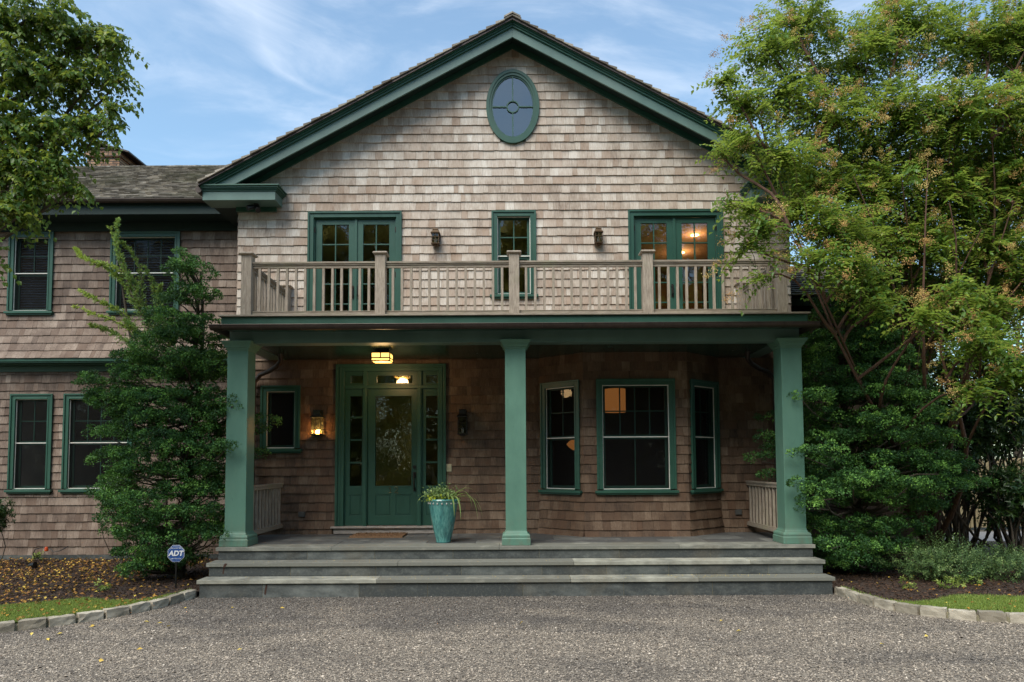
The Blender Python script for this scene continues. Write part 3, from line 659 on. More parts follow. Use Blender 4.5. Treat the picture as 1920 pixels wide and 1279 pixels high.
mb = MB(**FR); mb.add([(ox+.40*math.cos(2*math.pi*k/64), .003, oz+.60*math.sin(2*math.pi*k/64)) for k in range(64)], [tuple(range(64))]); sub(mb, 'backing', M['room'], ow, recalc=False)

# ------------------------------------------------------------------ porch: columns, beam, ceiling, balcony deck, gutter
for cx_ in (XC-4.355, XC+.012, XC+4.355):
    cy_ = .295; mb = MB()
    hw = .162
    mb.stack(cx_, cy_, [(.222, ZF+.002), (.222, .750), (.216, .758), (.212, .770), (.216, .785), (.213, .805), (.200, .822), (.182, .828), (.176, .845), (.166, .862), (hw, .885), (hw, 3.715), (.170, 3.722), (.176, 3.735), (.176, 3.748), (.192, 3.752), (.200, 3.775), (.200, 3.79), (.212, 3.794), (.216, 3.812), (.228, 3.816), (.228, 3.83), (.238, 3.836), (.240, 3.858)])
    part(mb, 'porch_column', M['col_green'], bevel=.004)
PX0, PX1 = XC-4.505, XC+4.505
mb = MB(); mb.box(PX0, PX1, .17, .43, 3.83, 4.02)
for s_ in (-1, 1): mb.box(XC+s_*4.355-.14, XC+s_*4.355+.14, .43, YW, 3.832, 4.02)
part(mb, 'porch_beam', M['fascia_green'], bevel=.004)
mb = MB(); x = PX0+.02
while x < PX1-.02:
    mb.box(x, min(x+.098, PX1), .43, YW-.002, 3.842, 3.87); x += .1
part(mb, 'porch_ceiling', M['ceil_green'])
mb = MB(); mb.box(PX0, PX1, -.15, -.11, 4.045, 4.185); mb.box(PX0, PX0+.04, -.11, YW, 4.045, 4.185); mb.box(PX1-.04, PX1, -.11, YW, 4.045, 4.185)
mb.box(PX0+.01, PX1-.01, -.109, .17, 4.02, 4.044); mb.box(PX0+.04, PX1-.04, .17, YW-.001, 4.02, 4.05)
part(mb, 'balcony_fascia', M['green'], bevel=.003)
mb = MB(); xs = PX0-.03
mb.box(PX0-.035, -1.0, -.19, -.05, 4.186, 4.213); mb.box(-.997, 2.1, -.19, -.05, 4.186, 4.213); mb.box(2.103, PX1+.035, -.19, -.05, 4.186, 4.213); y = -.045
while y < YW-.05: mb.box(PX0-.03, PX1+.03, y, y+.135, 4.186, 4.211); y += .14
part(mb, 'balcony_deck', M['rail_h'], bevel=.003)
# half round gutter with straps
mb = MB()
def gutter(mb, p0, p1, outv, r=.075):
    p0, p1, outv = Vector(p0), Vector(p1), Vector(outv); K = 12
    for rr in (r, r-.006):
        P = []
        for p in (p0, p1):
            for k in range(K+1):
                a = math.pi*k/K; P.append(p + outv*(-math.cos(a)*rr) - ZV*math.sin(a)*rr)
        mb.add(P, [(k, k+1, K+2+k, K+1+k) for k in range(K)], None, True)
    for p in (p0, p1): mb.add([p + outv*(-math.cos(math.pi*k/K)*r) - ZV*math.sin(math.pi*k/K)*r for k in range(K+1)], [tuple(range(K+1))], None, True)
    mb.tube([p0+outv*r, p1+outv*r], .007, 6); mb.tube([p0-outv*r, p1-outv*r], .004, 6)
gutter(mb, (PX0-.12, -.235, 4.035), (PX1+.12, -.235, 4.035), (0, -1, 0))
gu = part(mb, 'gutter', M['gutter'], smooth=True, recalc=False)
for s_ in (-1, 1):
    mb = MB(); gutter(mb, (XC+s_*4.59, -.16, 4.035), (XC+s_*4.59, YW, 4.025), (s_, 0, 0)); part(mb, 'gutter', M['gutter'], smooth=True, recalc=False)
mb = MB(); x = PX0+.05
while x < PX1:
    mb.tube([(x, -.157, 4.04)] + [(x, -.235-.08*-math.cos(math.pi*k/8), 4.035-.08*math.sin(math.pi*k/8)) for k in range(9)], .005, 5); x += .61
sub(mb, 'gutter_strap', M['gutter'], gu)
for s_ in (-1, 1):
    mb = MB(); mb.tube([(XC+s_*q[0], q[1], q[2]) for q in ((4.08, 1.3, 3.87), (4.09, 1.38, 3.74), (4.2, 1.5, 3.66), (4.4, 1.7, 3.60), (4.62, 1.84, 3.55), (4.74, 1.88, 3.42), (4.75, 1.88, 3.2), (4.75, 1.88, .15))], .042, 12); part(mb, 'downspout', M['gutter'], smooth=True)

# railings ------------------------------------------------------------------
def post(mb, x, y, z0, z1, hw=.08):
    mb.stack(x, y, [(hw, z0), (hw, z1-.045)]); mb.stack(x, y, [(hw+.012, z1-.0445), (hw+.034, z1-.028), (hw+.034, z1-.014), (hw+.02, z1)])
rl = empty('balcony_railing', 'weathered wooden railing with slim balusters around the balcony above the porch', 'railing', (XC, .03, ZD))
def rp(mb, n, mat, bev=.003): return keep(mb.build(n, M[mat], None, bevel=bev), rl)
pxs = [XC-4.175+2.0875*k for k in range(5)]; RY = .035
for x in pxs: mb = MB(); post(mb, x, RY, ZD+.013, 5.228); rp(mb, 'post', 'rail')
for x in (pxs[0], pxs[4]): mb = MB(); post(mb, x, YW-.10, ZD+.013, 5.20, .07); rp(mb, 'post', 'rail')
for k in range(4):
    a, b = pxs[k]+.081, pxs[k+1]-.081
    mb = MB(); mb.box(a, b, RY-.05, RY+.05, 5.052, 5.082); mb.box(a, b, RY-.036, RY+.036, 5.028, 5.051); mb.box(a, b, RY-.022, RY+.022, 4.985, 5.0275); rp(mb, 'top_rail', 'rail_h')
    mb = MB(); mb.box(a, b, RY-.03, RY+.03, 4.250, 4.292); mb.box(a, b, RY-.036, RY+.036, 4.292, 4.305); rp(mb, 'bottom_rail', 'rail_h')
    for j in range(13):
        x = a + (b-a)*(j+.75)/13.5; mb = MB(); mb.box(x-.019, x+.019, RY-.019, RY+.019, 4.305, 4.985); o = rp(mb, 'baluster', 'rail', .002)
for x in (pxs[0], pxs[4]):
    a, b = RY+.081, YW-.171
    mb = MB(); mb.box(x-.05, x+.05, a, b, 5.052, 5.082); mb.box(x-.036, x+.036, a, b, 5.028, 5.051); mb.box(x-.022, x+.022, a, b, 4.985, 5.0275); rp(mb, 'top_rail', 'rail_h')
    mb = MB(); mb.box(x-.03, x+.03, a, b, 4.250, 4.292); mb.box(x-.036, x+.036, a, b, 4.292, 4.305); rp(mb, 'bottom_rail', 'rail_h')
    for j in range(11):
        y = a+(b-a)*(j+.7)/11.4; mb = MB(); mb.box(x-.019, x+.019, y-.019, y+.019, 4.305, 4.985); rp(mb, 'baluster', 'rail', .002)
for s_, lab in ((-1, 'short wooden side railing of the porch beside the small square window'), (1, 'short wooden side railing of the porch beside the bay window')):
    x = XC+s_*4.245; rr = empty('porch_railing', lab, 'railing', (x, 1.2, ZF))
    a, b = .47, YW-.03
    mb = MB(); mb.box(x-.05, x+.05, a, b, 1.552, 1.582); mb.box(x-.035, x+.035, a, b, 1.50, 1.551); keep(mb.build('top_rail', M['rail_h'], bevel=.003), rr)
    mb = MB(); mb.box(x-.045, x+.045, a, b, .78, .825); mb.box(x-.03, x+.03, a, b, .825, .85); keep(mb.build('bottom_rail', M['rail_h'], bevel=.003), rr)
    for j in range(9):
        y = a+(b-a)*(j+.6)/9.2; mb = MB(); mb.box(x-.018, x+.018, y-.018, y+.018, .85, 1.50); keep(mb.build('baluster', M['rail'], bevel=.002), rr)

# ------------------------------------------------------------------ steps
st = empty('stone_steps', 'three wide bluestone steps leading up to the porch', 'steps', (XC, -.3, 0))
def slabs(mb, x0, x1, y0, y1, z0, z1, wmin, wmax, gap=.004):
    x = x0
    while x < x1-.01:
        x2 = min(x+random.uniform(wmin, wmax), x1)
        if x1-x2 < .4: x2 = x1
        mb.box(x+gap/2, x2-gap/2, y0, y1, z0+random.uniform(-.001, .001), z1+random.uniform(-.0015, .0015)); x = x2
SX0, SX1 = XC-4.595, XC+4.595
lev = [(ZF, 0., .42), (.458, -.322, .02), (.258, -.627, -.30)]
for k, (z, yf, yb) in enumerate(lev):
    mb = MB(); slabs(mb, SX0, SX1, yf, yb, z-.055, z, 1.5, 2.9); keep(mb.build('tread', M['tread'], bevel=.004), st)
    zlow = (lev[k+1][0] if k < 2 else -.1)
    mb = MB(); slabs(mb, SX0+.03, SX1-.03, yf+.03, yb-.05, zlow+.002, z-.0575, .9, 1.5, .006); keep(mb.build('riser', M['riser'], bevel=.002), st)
    mb = MB(); mb.box(SX0+.04, SX1-.04, yf+.036, yb-.06, zlow+.004, z-.058); keep(mb.build('mortar_core', M['mortar']), st)
# rust stains on the left end
M['rust'] = plain('rust_stain', (.045, .018, .010), .8)
# porch floor
mb = MB(); y = .424
while y < YW+.02:
    y2 = y+random.choice((.3, .45, .6)); slabs(mb, SX0+.02, SX1-.02, y+.002, min(y2, YW+.1)-.002, ZF-.04, ZF+.0005, .45, .95); y = y2
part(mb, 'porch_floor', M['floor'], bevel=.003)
mb = MB(); mb.box(SX0+.025, SX1-.025, .40, YW+.05, -.1, ZF-.008); part(mb, 'porch_base', M['mortar_d'])

# ------------------------------------------------------------------ left wing and right wing
WX0 = -13.5
FG = dict(O=(0, YG, 0), U=(1, 0, 0), Nn=(0, -1, 0))
wh = []; ws = []
for (x0, x1, z0, z1, c, r, lc, bl) in ((-10.075, -9.20, 4.955, 6.60, 2, 2, 0, True), (-8.03, -6.66, 4.955, 6.60, 4, 2, 0, True), (-9.945, -9.12, 1.40, 3.335, 2, 2, 0, False), (-8.88, -7.52, 1.40, 3.335, 4, 2, 2, False)):
    s_, h_, _ = window(FG, x0, x1, z0, z1, c, r, low_cols=lc, blinds=bl, split=.51); wh.append(h_); ws.append(s_)
ws = [s_ for s_ in ws]
mb = MB(**FG); sheet(mb, WX0, XC-HW, .0, 7.1, ws); part(mb, 'wing_wall_core', M['sheath'])
flare = lambda z: .30*max(0., min(1., (4.95-z)/.93))**1.8 if z < 4.95 else 0.
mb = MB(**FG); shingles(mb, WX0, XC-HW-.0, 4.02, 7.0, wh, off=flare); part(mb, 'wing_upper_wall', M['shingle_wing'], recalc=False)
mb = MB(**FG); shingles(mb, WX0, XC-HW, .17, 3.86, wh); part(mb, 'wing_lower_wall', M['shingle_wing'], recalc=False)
mb = MB(**FG); mb.box(WX0, XC-HW, .0, .03, -.1, .168); part(mb, 'wing_foundation', M['riser'])
mb = MB(**FG); mb.box(WX0, XC-HW-.001, .0, .05, 3.785, 3.90); mb.box(WX0, XC-HW-.001, .0, .16, 3.90, 3.93); mb.box(WX0, XC-HW-.001, .0, .28, 3.93, 3.955); mb.box(WX0, XC-HW-.001, .0, .30, 3.955, 4.02); part(mb, 'belt_course', M['green'], bevel=.004)
mb = MB(); mb.box(WX0, XC-HW-.13, 5.6, 5.7, 0, 7.1); mb.box(WX0, XC-HW-.13, YG+.13, 5.6, 3.95, 4.1); part(mb, 'wing_partition', M['room'])
# wing eave: fascia, soffit, gutter, roof
YE = 2.50
mb = MB(); mb.box(WX0, XC-5.05, YE+.05, YE+.09, 6.80, 7.04); mb.box(WX0, XC-HW-.01, YE+.09, YG-.02, 6.80, 6.84); mb.box(WX0, XC-HW-.01, YG-.06, YG-.02, 6.62, 6.799); part(mb, 'wing_eave', M['eave'])
mb = MB(); gutter(mb, (WX0, YE-.02, 7.065), (XC-5.62, YE-.02, 7.05), (0, -1, 0), .06); part(mb, 'gutter', M['gutter'], smooth=True, recalc=False)
m_ = .62; cs, sn = 1/math.sqrt(1+m_*m_), m_/math.sqrt(1+m_*m_)
RL = 4.15
mb = MB(O=(0, YE-.02, 7.09), U=(1, 0, 0), Nn=(0, -1, 0))
shingles(mb, WX0, XC-4.9, 0, RL, (), slope=(-cs, sn), expo=.125, butt=.022, wmin=.07, wmax=.2, jit=.012); wr = part(mb, 'wing_roof', M['roof'], recalc=False)
mb = MB(O=(0, YE, 7.06), U=(1, 0, 0), Nn=(0, 1, 0)); mb.extrude([(WX0, 0, 0), (WX0, RL*cs, RL*sn), (WX0, RL*cs*2, 0)], (-WX0+XC-4.5, 0, 0)); sub(mb, 'roof_deck', M['gutter'], wr)
mb = MB(); x = WX0; ry, rz = YE-.02+RL*cs, 7.09+RL*sn
while x < XC-4.6:
    w = random.uniform(.10, .14); mb.extrude([(x, ry-.12, rz-.065), (x, ry, rz+.02), (x, ry+.12, rz-.065), (x, ry, rz-.02)], (w*1.2, 0, 0)); x += w
sub(mb, 'ridge_cap', M['roof'], wr)
# chimney
c0, c1 = at(176, 312, 7.5), at(236, 290, 7.5)
mb = MB(); mb.box(c0.x, c1.x, 7.2, 8.3, 8.4, c1.z); mb.box(c0.x-.05, c1.x+.05, 7.15, 8.35, c1.z-.2, c1.z-.08); chm = part(mb, 'chimney', M['brick'])
mb = MB(); mb.box(c0.x-.03, c1.x+.03, 7.17, 8.33, c1.z, c1.z+.04)
mb.extrude([(c0.x+.10, 7.1, c1.z+.20), (c1.x+.30, 7.1, c1.z-.12), (c1.x+.30, 7.1, c1.z-.08), (c0.x+.10, 7.1, c1.z+.24)], (0, 1.2, 0)); mb.box(c0.x+.2, c0.x+.24, 7.3, 8.1, c1.z+.04, c1.z+.18)
sub(mb, 'chimney_cap', M['gutter'], chm)
# right wing, lower eaves
RX1 = 8.3
mb = MB(**FG); mb.box(XC+HW, RX1, -.12, 0, 0, 5.1); part(mb, 'right_wing_core', M['sheath'])
mb = MB(**FG); shingles(mb, XC+HW, RX1, 4.02, 5.0, (), off=flare); part(mb, 'right_wing_upper_wall', M['shingle_wing'], recalc=False)
mb = MB(**FG); shingles(mb, XC+HW, RX1, .17, 3.86, ()); part(mb, 'right_wing_lower_wall', M['shingle_wing'], recalc=False)
mb = MB(**FG); mb.box(XC+HW+.001, RX1, .0, .05, 3.785, 3.90); mb.box(XC+HW+.001, RX1, .0, .16, 3.90, 3.93); mb.box(XC+HW+.001, RX1, .0, .30, 3.93, 4.02); part(mb, 'belt_course', M['green'], bevel=.004)
mb = MB(); mb.box(XC+HW+.01, RX1+.3, YE+.05, YE+.09, 4.93, 5.10); mb.box(XC+HW+.01, RX1+.3, YE+.09, YG-.02, 4.93, 4.96); part(mb, 'wing_eave', M['eave'])
mb = MB(); mb.box(XC+HW+.03, XC+HW+.10, YG-.1, YG-.03, 4.1, 4.92); part(mb, 'corner_trim', M['ceil_green'])
mb = MB(O=(0, YE-.02, 5.12), U=(1, 0, 0), Nn=(0, -1, 0)); shingles(mb, XC+HW+.02, RX1+.35, 0, 1.9, (), slope=(-cs, sn), expo=.125, butt=.022, jit=.012); wr2 = part(mb, 'wing_roof', M['roof'], recalc=False)
mb = MB(O=(0, YE, 5.09), U=(1, 0, 0), Nn=(0, 1, 0)); mb.extrude([(XC+HW+.02, 0, 0), (XC+HW+.02, 1.9*cs, 1.9*sn), (XC+HW+.02, 1.9*cs*2, 0)], (RX1+.3-XC-HW, 0, 0)); sub(mb, 'roof_deck', M['gutter'], wr2)

# ------------------------------------------------------------------ fittings
def lantern(x, z0, z1, label, mat, lit=False, depth=.17, w=.16):
    """wall lantern: back plate, cage, glass, bulb"""
    e = empty('wall_lantern', label, 'wall lamp', (x, YW-.02, z0), 'wall lanterns'); yb = YW-.02; hw = w/2; h = z1-z0
    k = lambda mb, n, m, **q: keep(mb.build(n, m, None, **q), e)
    mb = MB(); mb.box(x-hw*.7, x+hw*.7, yb-.025, yb+.015, z0+.05, z1); mb.box(x-.015, x+.015, yb-depth*.55, yb-.02, z1-.05, z1-.03); k(mb, 'back_plate', mat)
    cy_ = yb-depth*.55; q = hw*.92
    mb = MB(); zb_, zt_ = z0+.03, z0+h*.70
    mb.stack(x, cy_, [(q*1.0, z0+.012), (q*1.12, z0+.02), (q*1.12, zb_)]); mb.stack(x, cy_, [(q*.5, z0-.008), (q*.6, z0+.0119)])
    for sx_ in (-1, 1):
        for sy_ in (-1, 1): mb.box(x+sx_*(q-.008)-.006, x+sx_*(q-.008)+.006, cy_+sy_*(q-.008)-.006, cy_+sy_*(q-.008)+.006, zb_, zt_)
    for f_ in (.30, .64):
        z = zb_+(zt_-zb_)*f_
        for s_ in (-1, 1): mb.box(x-q, x+q, cy_+s_*q-.004, cy_+s_*q+.004, z-.004, z+.004); mb.box(x+s_*q-.004, x+s_*q+.004, cy_-q, cy_+q, z-.004, z+.004)
    mb.box(x-.004, x+.004, cy_-q-.004, cy_-q+.004, zb_, zt_)
    mb.stack(x, cy_, [(q*1.18, zt_), (q*1.22, zt_+.012), (q*1.0, zt_+.03), (q*.72, zt_+.06)]); mb.stack(x, cy_, [(q*.7, zt_+.0605), (q*.66, z1-.02), (q*.8, z1-.018), (q*.72, z1)])
    k(mb, 'cage', mat)
    mb = MB(); mb.stack(x, cy_, [(q-.012, zb_+.001), (q-.012, zt_-.001)]); k(mb, 'glass', M['lamp_glass'])
    mb = MB(); bm_ = M['bulb_on'] if lit else M['bulb_off']; rr = .012 if lit else .02
    for dx in ((-.025, 0, .025) if lit else (0,)):
        mb.stack(x+dx, cy_, [(.006, zb_+.005), (rr, zb_+.03), (rr*1.2, zb_+.055 if lit else zb_+.08), (.003, zb_+.085 if lit else zb_+.12)], 10, 0)
    k(mb, 'bulb', bm_, smooth=True)
    if lit:
        pl = bpy.data.lights.new('lantern_light', 'POINT'); pl.energy = 5; pl.color = (1, .45, .12); pl.shadow_soft_size = .03
        po = bpy.data.objects.new('lantern_light', pl); COL.objects.link(po); po.location = (x, cy_, zb_+.07); keep(po, e)
M['bulb_on'] = emis('flame_bulb', (1., .42, .08), 28.); M['bulb_off'] = plain('clear_bulb', (.55, .53, .48), .2)
M['verd'] = plain('verdigris_bronze', (.035, .045, .035), .5, .5, .4, 25.)
lantern(-3.525, 2.43, 2.90, 'lit wall lantern glowing orange between the small window and the front door', M['verd'], True, .2, .20)
lantern(-.895, 2.43, 2.90, 'unlit black wall lantern right of the front door in the porch', M['black'], False, .2, .185)
lantern(-1.39, 5.93, 6.235, 'small bronze wall lantern between the left balcony doors and the narrow window', M['bronze'], False, .15, .15)
lantern(1.61, 5.93, 6.235, 'small bronze wall lantern between the narrow window and the right balcony doors', M['bronze'], False, .15, .15)
# porch ceiling lamp
lx, ly = -2.19, .95
e = empty('ceiling_lamp', 'lit flush ceiling lantern with amber panes above the front door', 'ceiling lamp', (lx, ly, 3.84))
M['amber'] = emis('amber_pane', (1., .58, .13), 1.5)
mb = MB(); hw = .155
mb.stack(lx, ly, [(.10, 3.785), (.10, 3.841)]); mb.stack(lx, ly, [(hw+.012, 3.772), (hw+.012, 3.7845)])
for z in (3.690, 3.640): mb.box(lx-hw-.006, lx+hw+.006, ly-hw-.006, ly-hw+.004, z-.010, z+.010); mb.box(lx-hw-.006, lx+hw+.006, ly+hw-.004, ly+hw+.006, z-.005, z+.006); mb.box(lx-hw-.006, lx-hw+.004, ly-hw+.004, ly+hw-.004, z-.005, z+.006); mb.box(lx+hw-.004, lx+hw+.006, ly-hw+.004, ly+hw-.004, z-.005, z+.006)
for sx_ in (-1, 1):
    for sy_ in (-1, 1): mb.box(lx+sx_*hw-.009, lx+sx_*hw+.009, ly+sy_*hw-.009, ly+sy_*hw+.009, 3.63, 3.772)
mb.box(lx-.009, lx+.009, ly-hw-.0055, ly-hw+.0045, 3.701, 3.771)
keep(mb.build('frame', M['dark_bronze']), e)
mb = MB(); mb.stack(lx, ly, [(hw-.012, 3.642), (hw-.004, 3.645), (hw-.004, 3.771)]); keep(mb.build('lamp_shade', M['amber']), e)
pl = bpy.data.lights.new('ceiling_lamp_light', 'POINT'); pl.energy = 9; pl.color = (1, .62, .28); pl.shadow_soft_size = .12
po = bpy.data.objects.new('ceiling_lamp_light', pl); COL.objects.link(po); po.location = (lx, ly, 3.52); keep(po, e)
# flood lamps under the left cornice return
e = empty('security_light', 'twin black spotlights under the left end of the gable cornice', 'spotlight', (-4.66, YW-.2, 6.68))
mb = MB(); mb.tube([(-4.66, 1.75, 6.68), (-4.66, 1.75, 6.645)], .045, 14); keep(mb.build('mounting_plate', M['black'], smooth=True), e)
for dx in (-1, 1):
    mb = MB(); b0 = Vector((-4.66+dx*.03, 1.74, 6.63)); d = Vector((dx*.55-.25, -.6, -.75 if dx > 0 else -.45)).normalized(); mb.tube([(-4.66, 1.75, 6.65), b0], .014, 8); mb.tube([b0-d*.01, b0+d*.02, b0+d*.03, b0+d*.14], [.03, .042, .044, .047], 14); keep(mb.build('lamp_head', M['black'], smooth=True), e)
# doorbell, outlets
e = MB(**FR); e.box(-1.205, -1.105, 0, .028, 1.775, 1.912); e.box(-1.195, -1.115, .028, .034, 1.83, 1.905); db = e.build('doorbell_panel', plain('cream_plastic', (.50, .46, .30), .4), bevel=.003); tag(db, 'small cream doorbell panel right of the front door frame', 'doorbell')
for x, lab in ((-3.82, 'dark outlet cover low on the porch wall left of the front door'), (4.10, 'dark outlet cover low on the porch wall right of the bay window')):
    e = MB(**FR); e.box(x-.058, x+.058, 0, .05, .965, 1.06); e.box(x-.05, x+.05, .05, .06, .972, 1.054); o = e.build('outlet_cover', plain('grey_box', (.07, .07, .065), .5), bevel=.004); tag(o, lab, 'electrical outlet')
# doormat
mb = MB(); mb.box(-2.80, -1.89, 1.28, 1.86, ZF+.001, ZF+.03)
for k in range(900):
    x = random.uniform(-2.8, -1.89); y = random.uniform(1.28, 1.86); s_ = .012; mb.add([(x-s_, y, ZF+.028), (x+s_, y+.004, ZF+.028), (x+random.uniform(-.01, .01), y+random.uniform(-.01, .01), ZF+.045)], [(0, 1, 2)])
o = mb.build('doormat', plain('coir', (.20, .115, .06), .95, var=.4, scale=60., bmp=.5), recalc=False); tag(o, 'brown coir doormat lying before the front door', 'doormat')

# planter
px_, py_ = -1.115, .56
e = empty('planter', 'tall glazed turquoise planter standing at the porch edge by the front door', 'planter', (px_, py_, ZF))
m, t, b, o_ = newmat('turquoise_glaze'); n = noise(t, 5., 6., .7, (5, 5, .6)); n2 = noise(t, 22., 4., .6, (2, 2, .6))
c = ramp(t, math_(t, 'ADD', math_(t, 'MULTIPLY', n, .7), math_(t, 'MULTIPLY', n2, .3)), [(.32, (.02, .075, .08)), (.5, (.06, .22, .205)), (.68, (.15, .36, .32)), (.85, (.10, .06, .04))])
L(t, c, b.inputs['Base Color']); b.inputs['Roughness'].default_value = .16; b.inputs['Coat Weight'].default_value = .6; bump(t, b, n2, .2, .004); M['glaze'] = m
mb = MB(); mb.stack(px_, py_, [(.115, ZF+.002), (.122, ZF+.012), (.118, ZF+.03), (.142, ZF+.12), (.178, ZF+.27), (.207, ZF+.42), (.228, ZF+.56), (.238, ZF+.64), (.250, ZF+.665), (.256, ZF+.68), (.250, ZF+.695), (.236, ZF+.70), (.225, ZF+.69), (.222, ZF+.66), (.218, ZF+.62)], 40, 0)
keep(mb.build('pot', M['glaze'], smooth=True), e)
mb = MB()
for k in range(20):
    a = 2*math.pi*k/20; x, y = px_+.240*math.cos(a), py_+.240*math.sin(a); mb.stack(x, y, [(.004, ZF+.615), (.012, ZF+.622), (.014, ZF+.636), (.004, ZF+.648)], 8, 0)
mb.tube([(px_+.236*math.cos(2*math.pi*k/40), py_+.236*math.sin(2*math.pi*k/40), ZF+.650) for k in range(41)], .006, 6)
keep(mb.build('rim_beads', M['glaze2'] if 'glaze2' in M else plain('pale_glaze', (.42, .42, .40), .15)), e)
mb = MB(); mb.stack(px_, py_, [(.20, ZF+.60), (.219, ZF+.645), (.1, ZF+.655)], 24, 0); keep(mb.build('soil', M['mulch']), e)
pe = empty('potted_plant', 'strappy and leafy green plants growing in the turquoise planter', 'plant', (px_, py_, ZF+.65))
VV, FF, TT = [], [], []; nv = 0
def strap(p0, d, length, droop, w, curl=0.):
    global nv
    d = np.array(d, float); d /= np.linalg.norm(d); K = 12; p = np.array(p0, float); side = np.cross(d, [0, 0, 1.]); side /= np.linalg.norm(side)+1e-9; pts = []
    for k in range(K+1):
        f = k/K; ww = w*(1-f**2.5)*(.6+.4*min(1, f*4)); pts += [p-side*ww/2, p+side*ww/2+np.array([0, 0, ww*.2])]; p = p + d*length/K; d = d + np.array([0, 0, -droop/K*(.4+1.6*f)]); d /= np.linalg.norm(d)
    VV.extend(pts); t_ = (random.random(), random.random(), 0)
    for k in range(K): FF.append([nv+2*k, nv+2*k+1, nv+2*k+3, nv+2*k+2]); TT.append(t_)
    nv += len(pts)
b0 = (px_, py_, ZF+.65)
for q in (((.03, 0, 1), .55, .1), ((.5, -.3, .9), .60, 4.2), ((.7, -.4, .8), .72, 4.6), ((.62, -.1, 1), .62, 3.4), ((.9, -.3, .7), .66, 3.6), ((-.7, -.2, .7), .46, 2.6), ((.8, .1, .9), .5, .3), ((.3, -.8, .9), .55, 5.2), ((.45, -.75, .8), .62, 5.), ((-.2, -.2, 1), .35, 1.5), ((.9, .3, .6), .55, 3.2), ((.1, -.6, 1.), .4, 3.)):
    strap((b0[0]+q[0][0]*.1+.05, b0[1]+q[0][1]*.08, b0[2]), q[0], q[1]*1.15, q[2], .036)
cloud_mesh('strap_leaves', np.array(VV), np.array(FF), np.array(TT), M['strap'], pe)
n = 1500; P = np.c_[rng.normal(px_-.04, .11, n), rng.normal(py_-.03, .08, n), ZF+.66+np.abs(rng.normal(0, .09, n))]; D = norm(rng.normal(0, 1, (n, 3))+[0, 0, .5]); T = np.c_[rng.random(n), rng.random(n), rng.random(n)]
V, Fq, T2 = leaves(P, D, norm(rng.normal(0, .5, (n, 3))+[0, -.4, 1]), .045, .026, T); cloud_mesh('small_leaves', V, Fq, T2, M['azalea'], pe)
n = 90; P = np.c_[rng.normal(px_-.08, .08, n), rng.normal(py_-.14, .03, n), ZF+.69+np.abs(rng.normal(0, .03, n))]; T = np.c_[rng.random(n), rng.random(n), rng.random(n)]
V, Fq, T2 = leaves(P, rng.normal(0, 1, (n, 3)), norm(rng.normal(0, .4, (n, 3))+[0, -1, .6]), .04, .03, T); cloud_mesh('lime_leaves', V, Fq, T2, leaf_mat('lime_leaf', [(0., (.3, .42, .03)), (1., (.5, .55, .04))], .3), pe)

# indoor lamps
M['shade_on'] = emis('orange_lampshade', (.75, .28, .07), .28); M['down_on'] = emis('downlight_on', (1., .68, .22), 6.)
def pendant(px0, px1, py0, py1, Y, label, ztop, prof=None):
    a, b = at(px0, py0, Y), at(px1, py1, Y); cx_ = (a.x+b.x)/2; r = (b.x-a.x)/2; e = empty('pendant_lamp', label, 'lamp', (cx_, Y, b.z))
    mb = MB(); mb.stack(cx_, Y, prof(r, b.z, a.z) if prof else [(r, b.z), (r, a.z)], 32, 0); keep(mb.build('lamp_shade', M['shade_on'], smooth=True), e)
    mb = MB(); mb.tube([(cx_, Y, a.z), (cx_, Y, ztop)], .008, 6); mb.tube([(cx_, Y, ztop-.03), (cx_, Y, ztop)], .05, 12); keep(mb.build('cord', M['black']), e)
pendant(1134, 1173, 730, 773, 4.0, 'orange drum pendant lamp seen through the middle bay window', 3.94)
pendant(1062, 1092, 824, 844, 4.4, 'orange glass bowl lamp seen through the left bay window', 3.94, lambda r, z0, z1: [(r*.2, z0), (r*.75, z0+(z1-z0)*.3), (r, z0+(z1-z0)*.55), (r*.7, z0+(z1-z0)*.8), (r*.25, z1)])
for y, lab in ((3.55, 'glowing round downlight nearer the glass behind the right balcony doors'), (4.75, 'glowing round downlight deeper in the room behind the right balcony doors')):
    mb = MB(); mb.stack(3.84, y, [(.085, 6.655), (.085, 6.668)], 24, 0); o = mb.build('ceiling_downlight', M['down_on']); tag(o, lab, 'ceiling light', 'downlights behind the balcony doors')
    pl = bpy.data.lights.new('downlight', 'POINT'); pl.energy = 14; pl.color = (1, .6, .28); pl.shadow_soft_size = .08
    po = bpy.data.objects.new('downlight', pl); COL.objects.link(po); po.location = (3.84, y, 6.5); keep(po, o) if False else None

# ------------------------------------------------------------------ ground
def sheet_poly(name, pts, z, mat, kind='structure'):
    me = bpy.data.meshes.new(name); me.from_pydata([(p[0], p[1], z) for p in pts], [], [tuple(range(len(pts)))]); me.materials.append(mat)
    o = bpy.data.objects.new(name, me); COL.objects.link(o); o['kind'] = kind; return o
sheet_poly('ground', [(-400, -400), (400, -400), (400, 400), (-400, 400)], -.02, M['earth'])
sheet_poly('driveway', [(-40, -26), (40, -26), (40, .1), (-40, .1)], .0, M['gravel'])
sheet_poly('path', [(8.6, 5.5), (24, 5.5), (24, 8.2), (8.6, 8.2)], .012, M['path'])
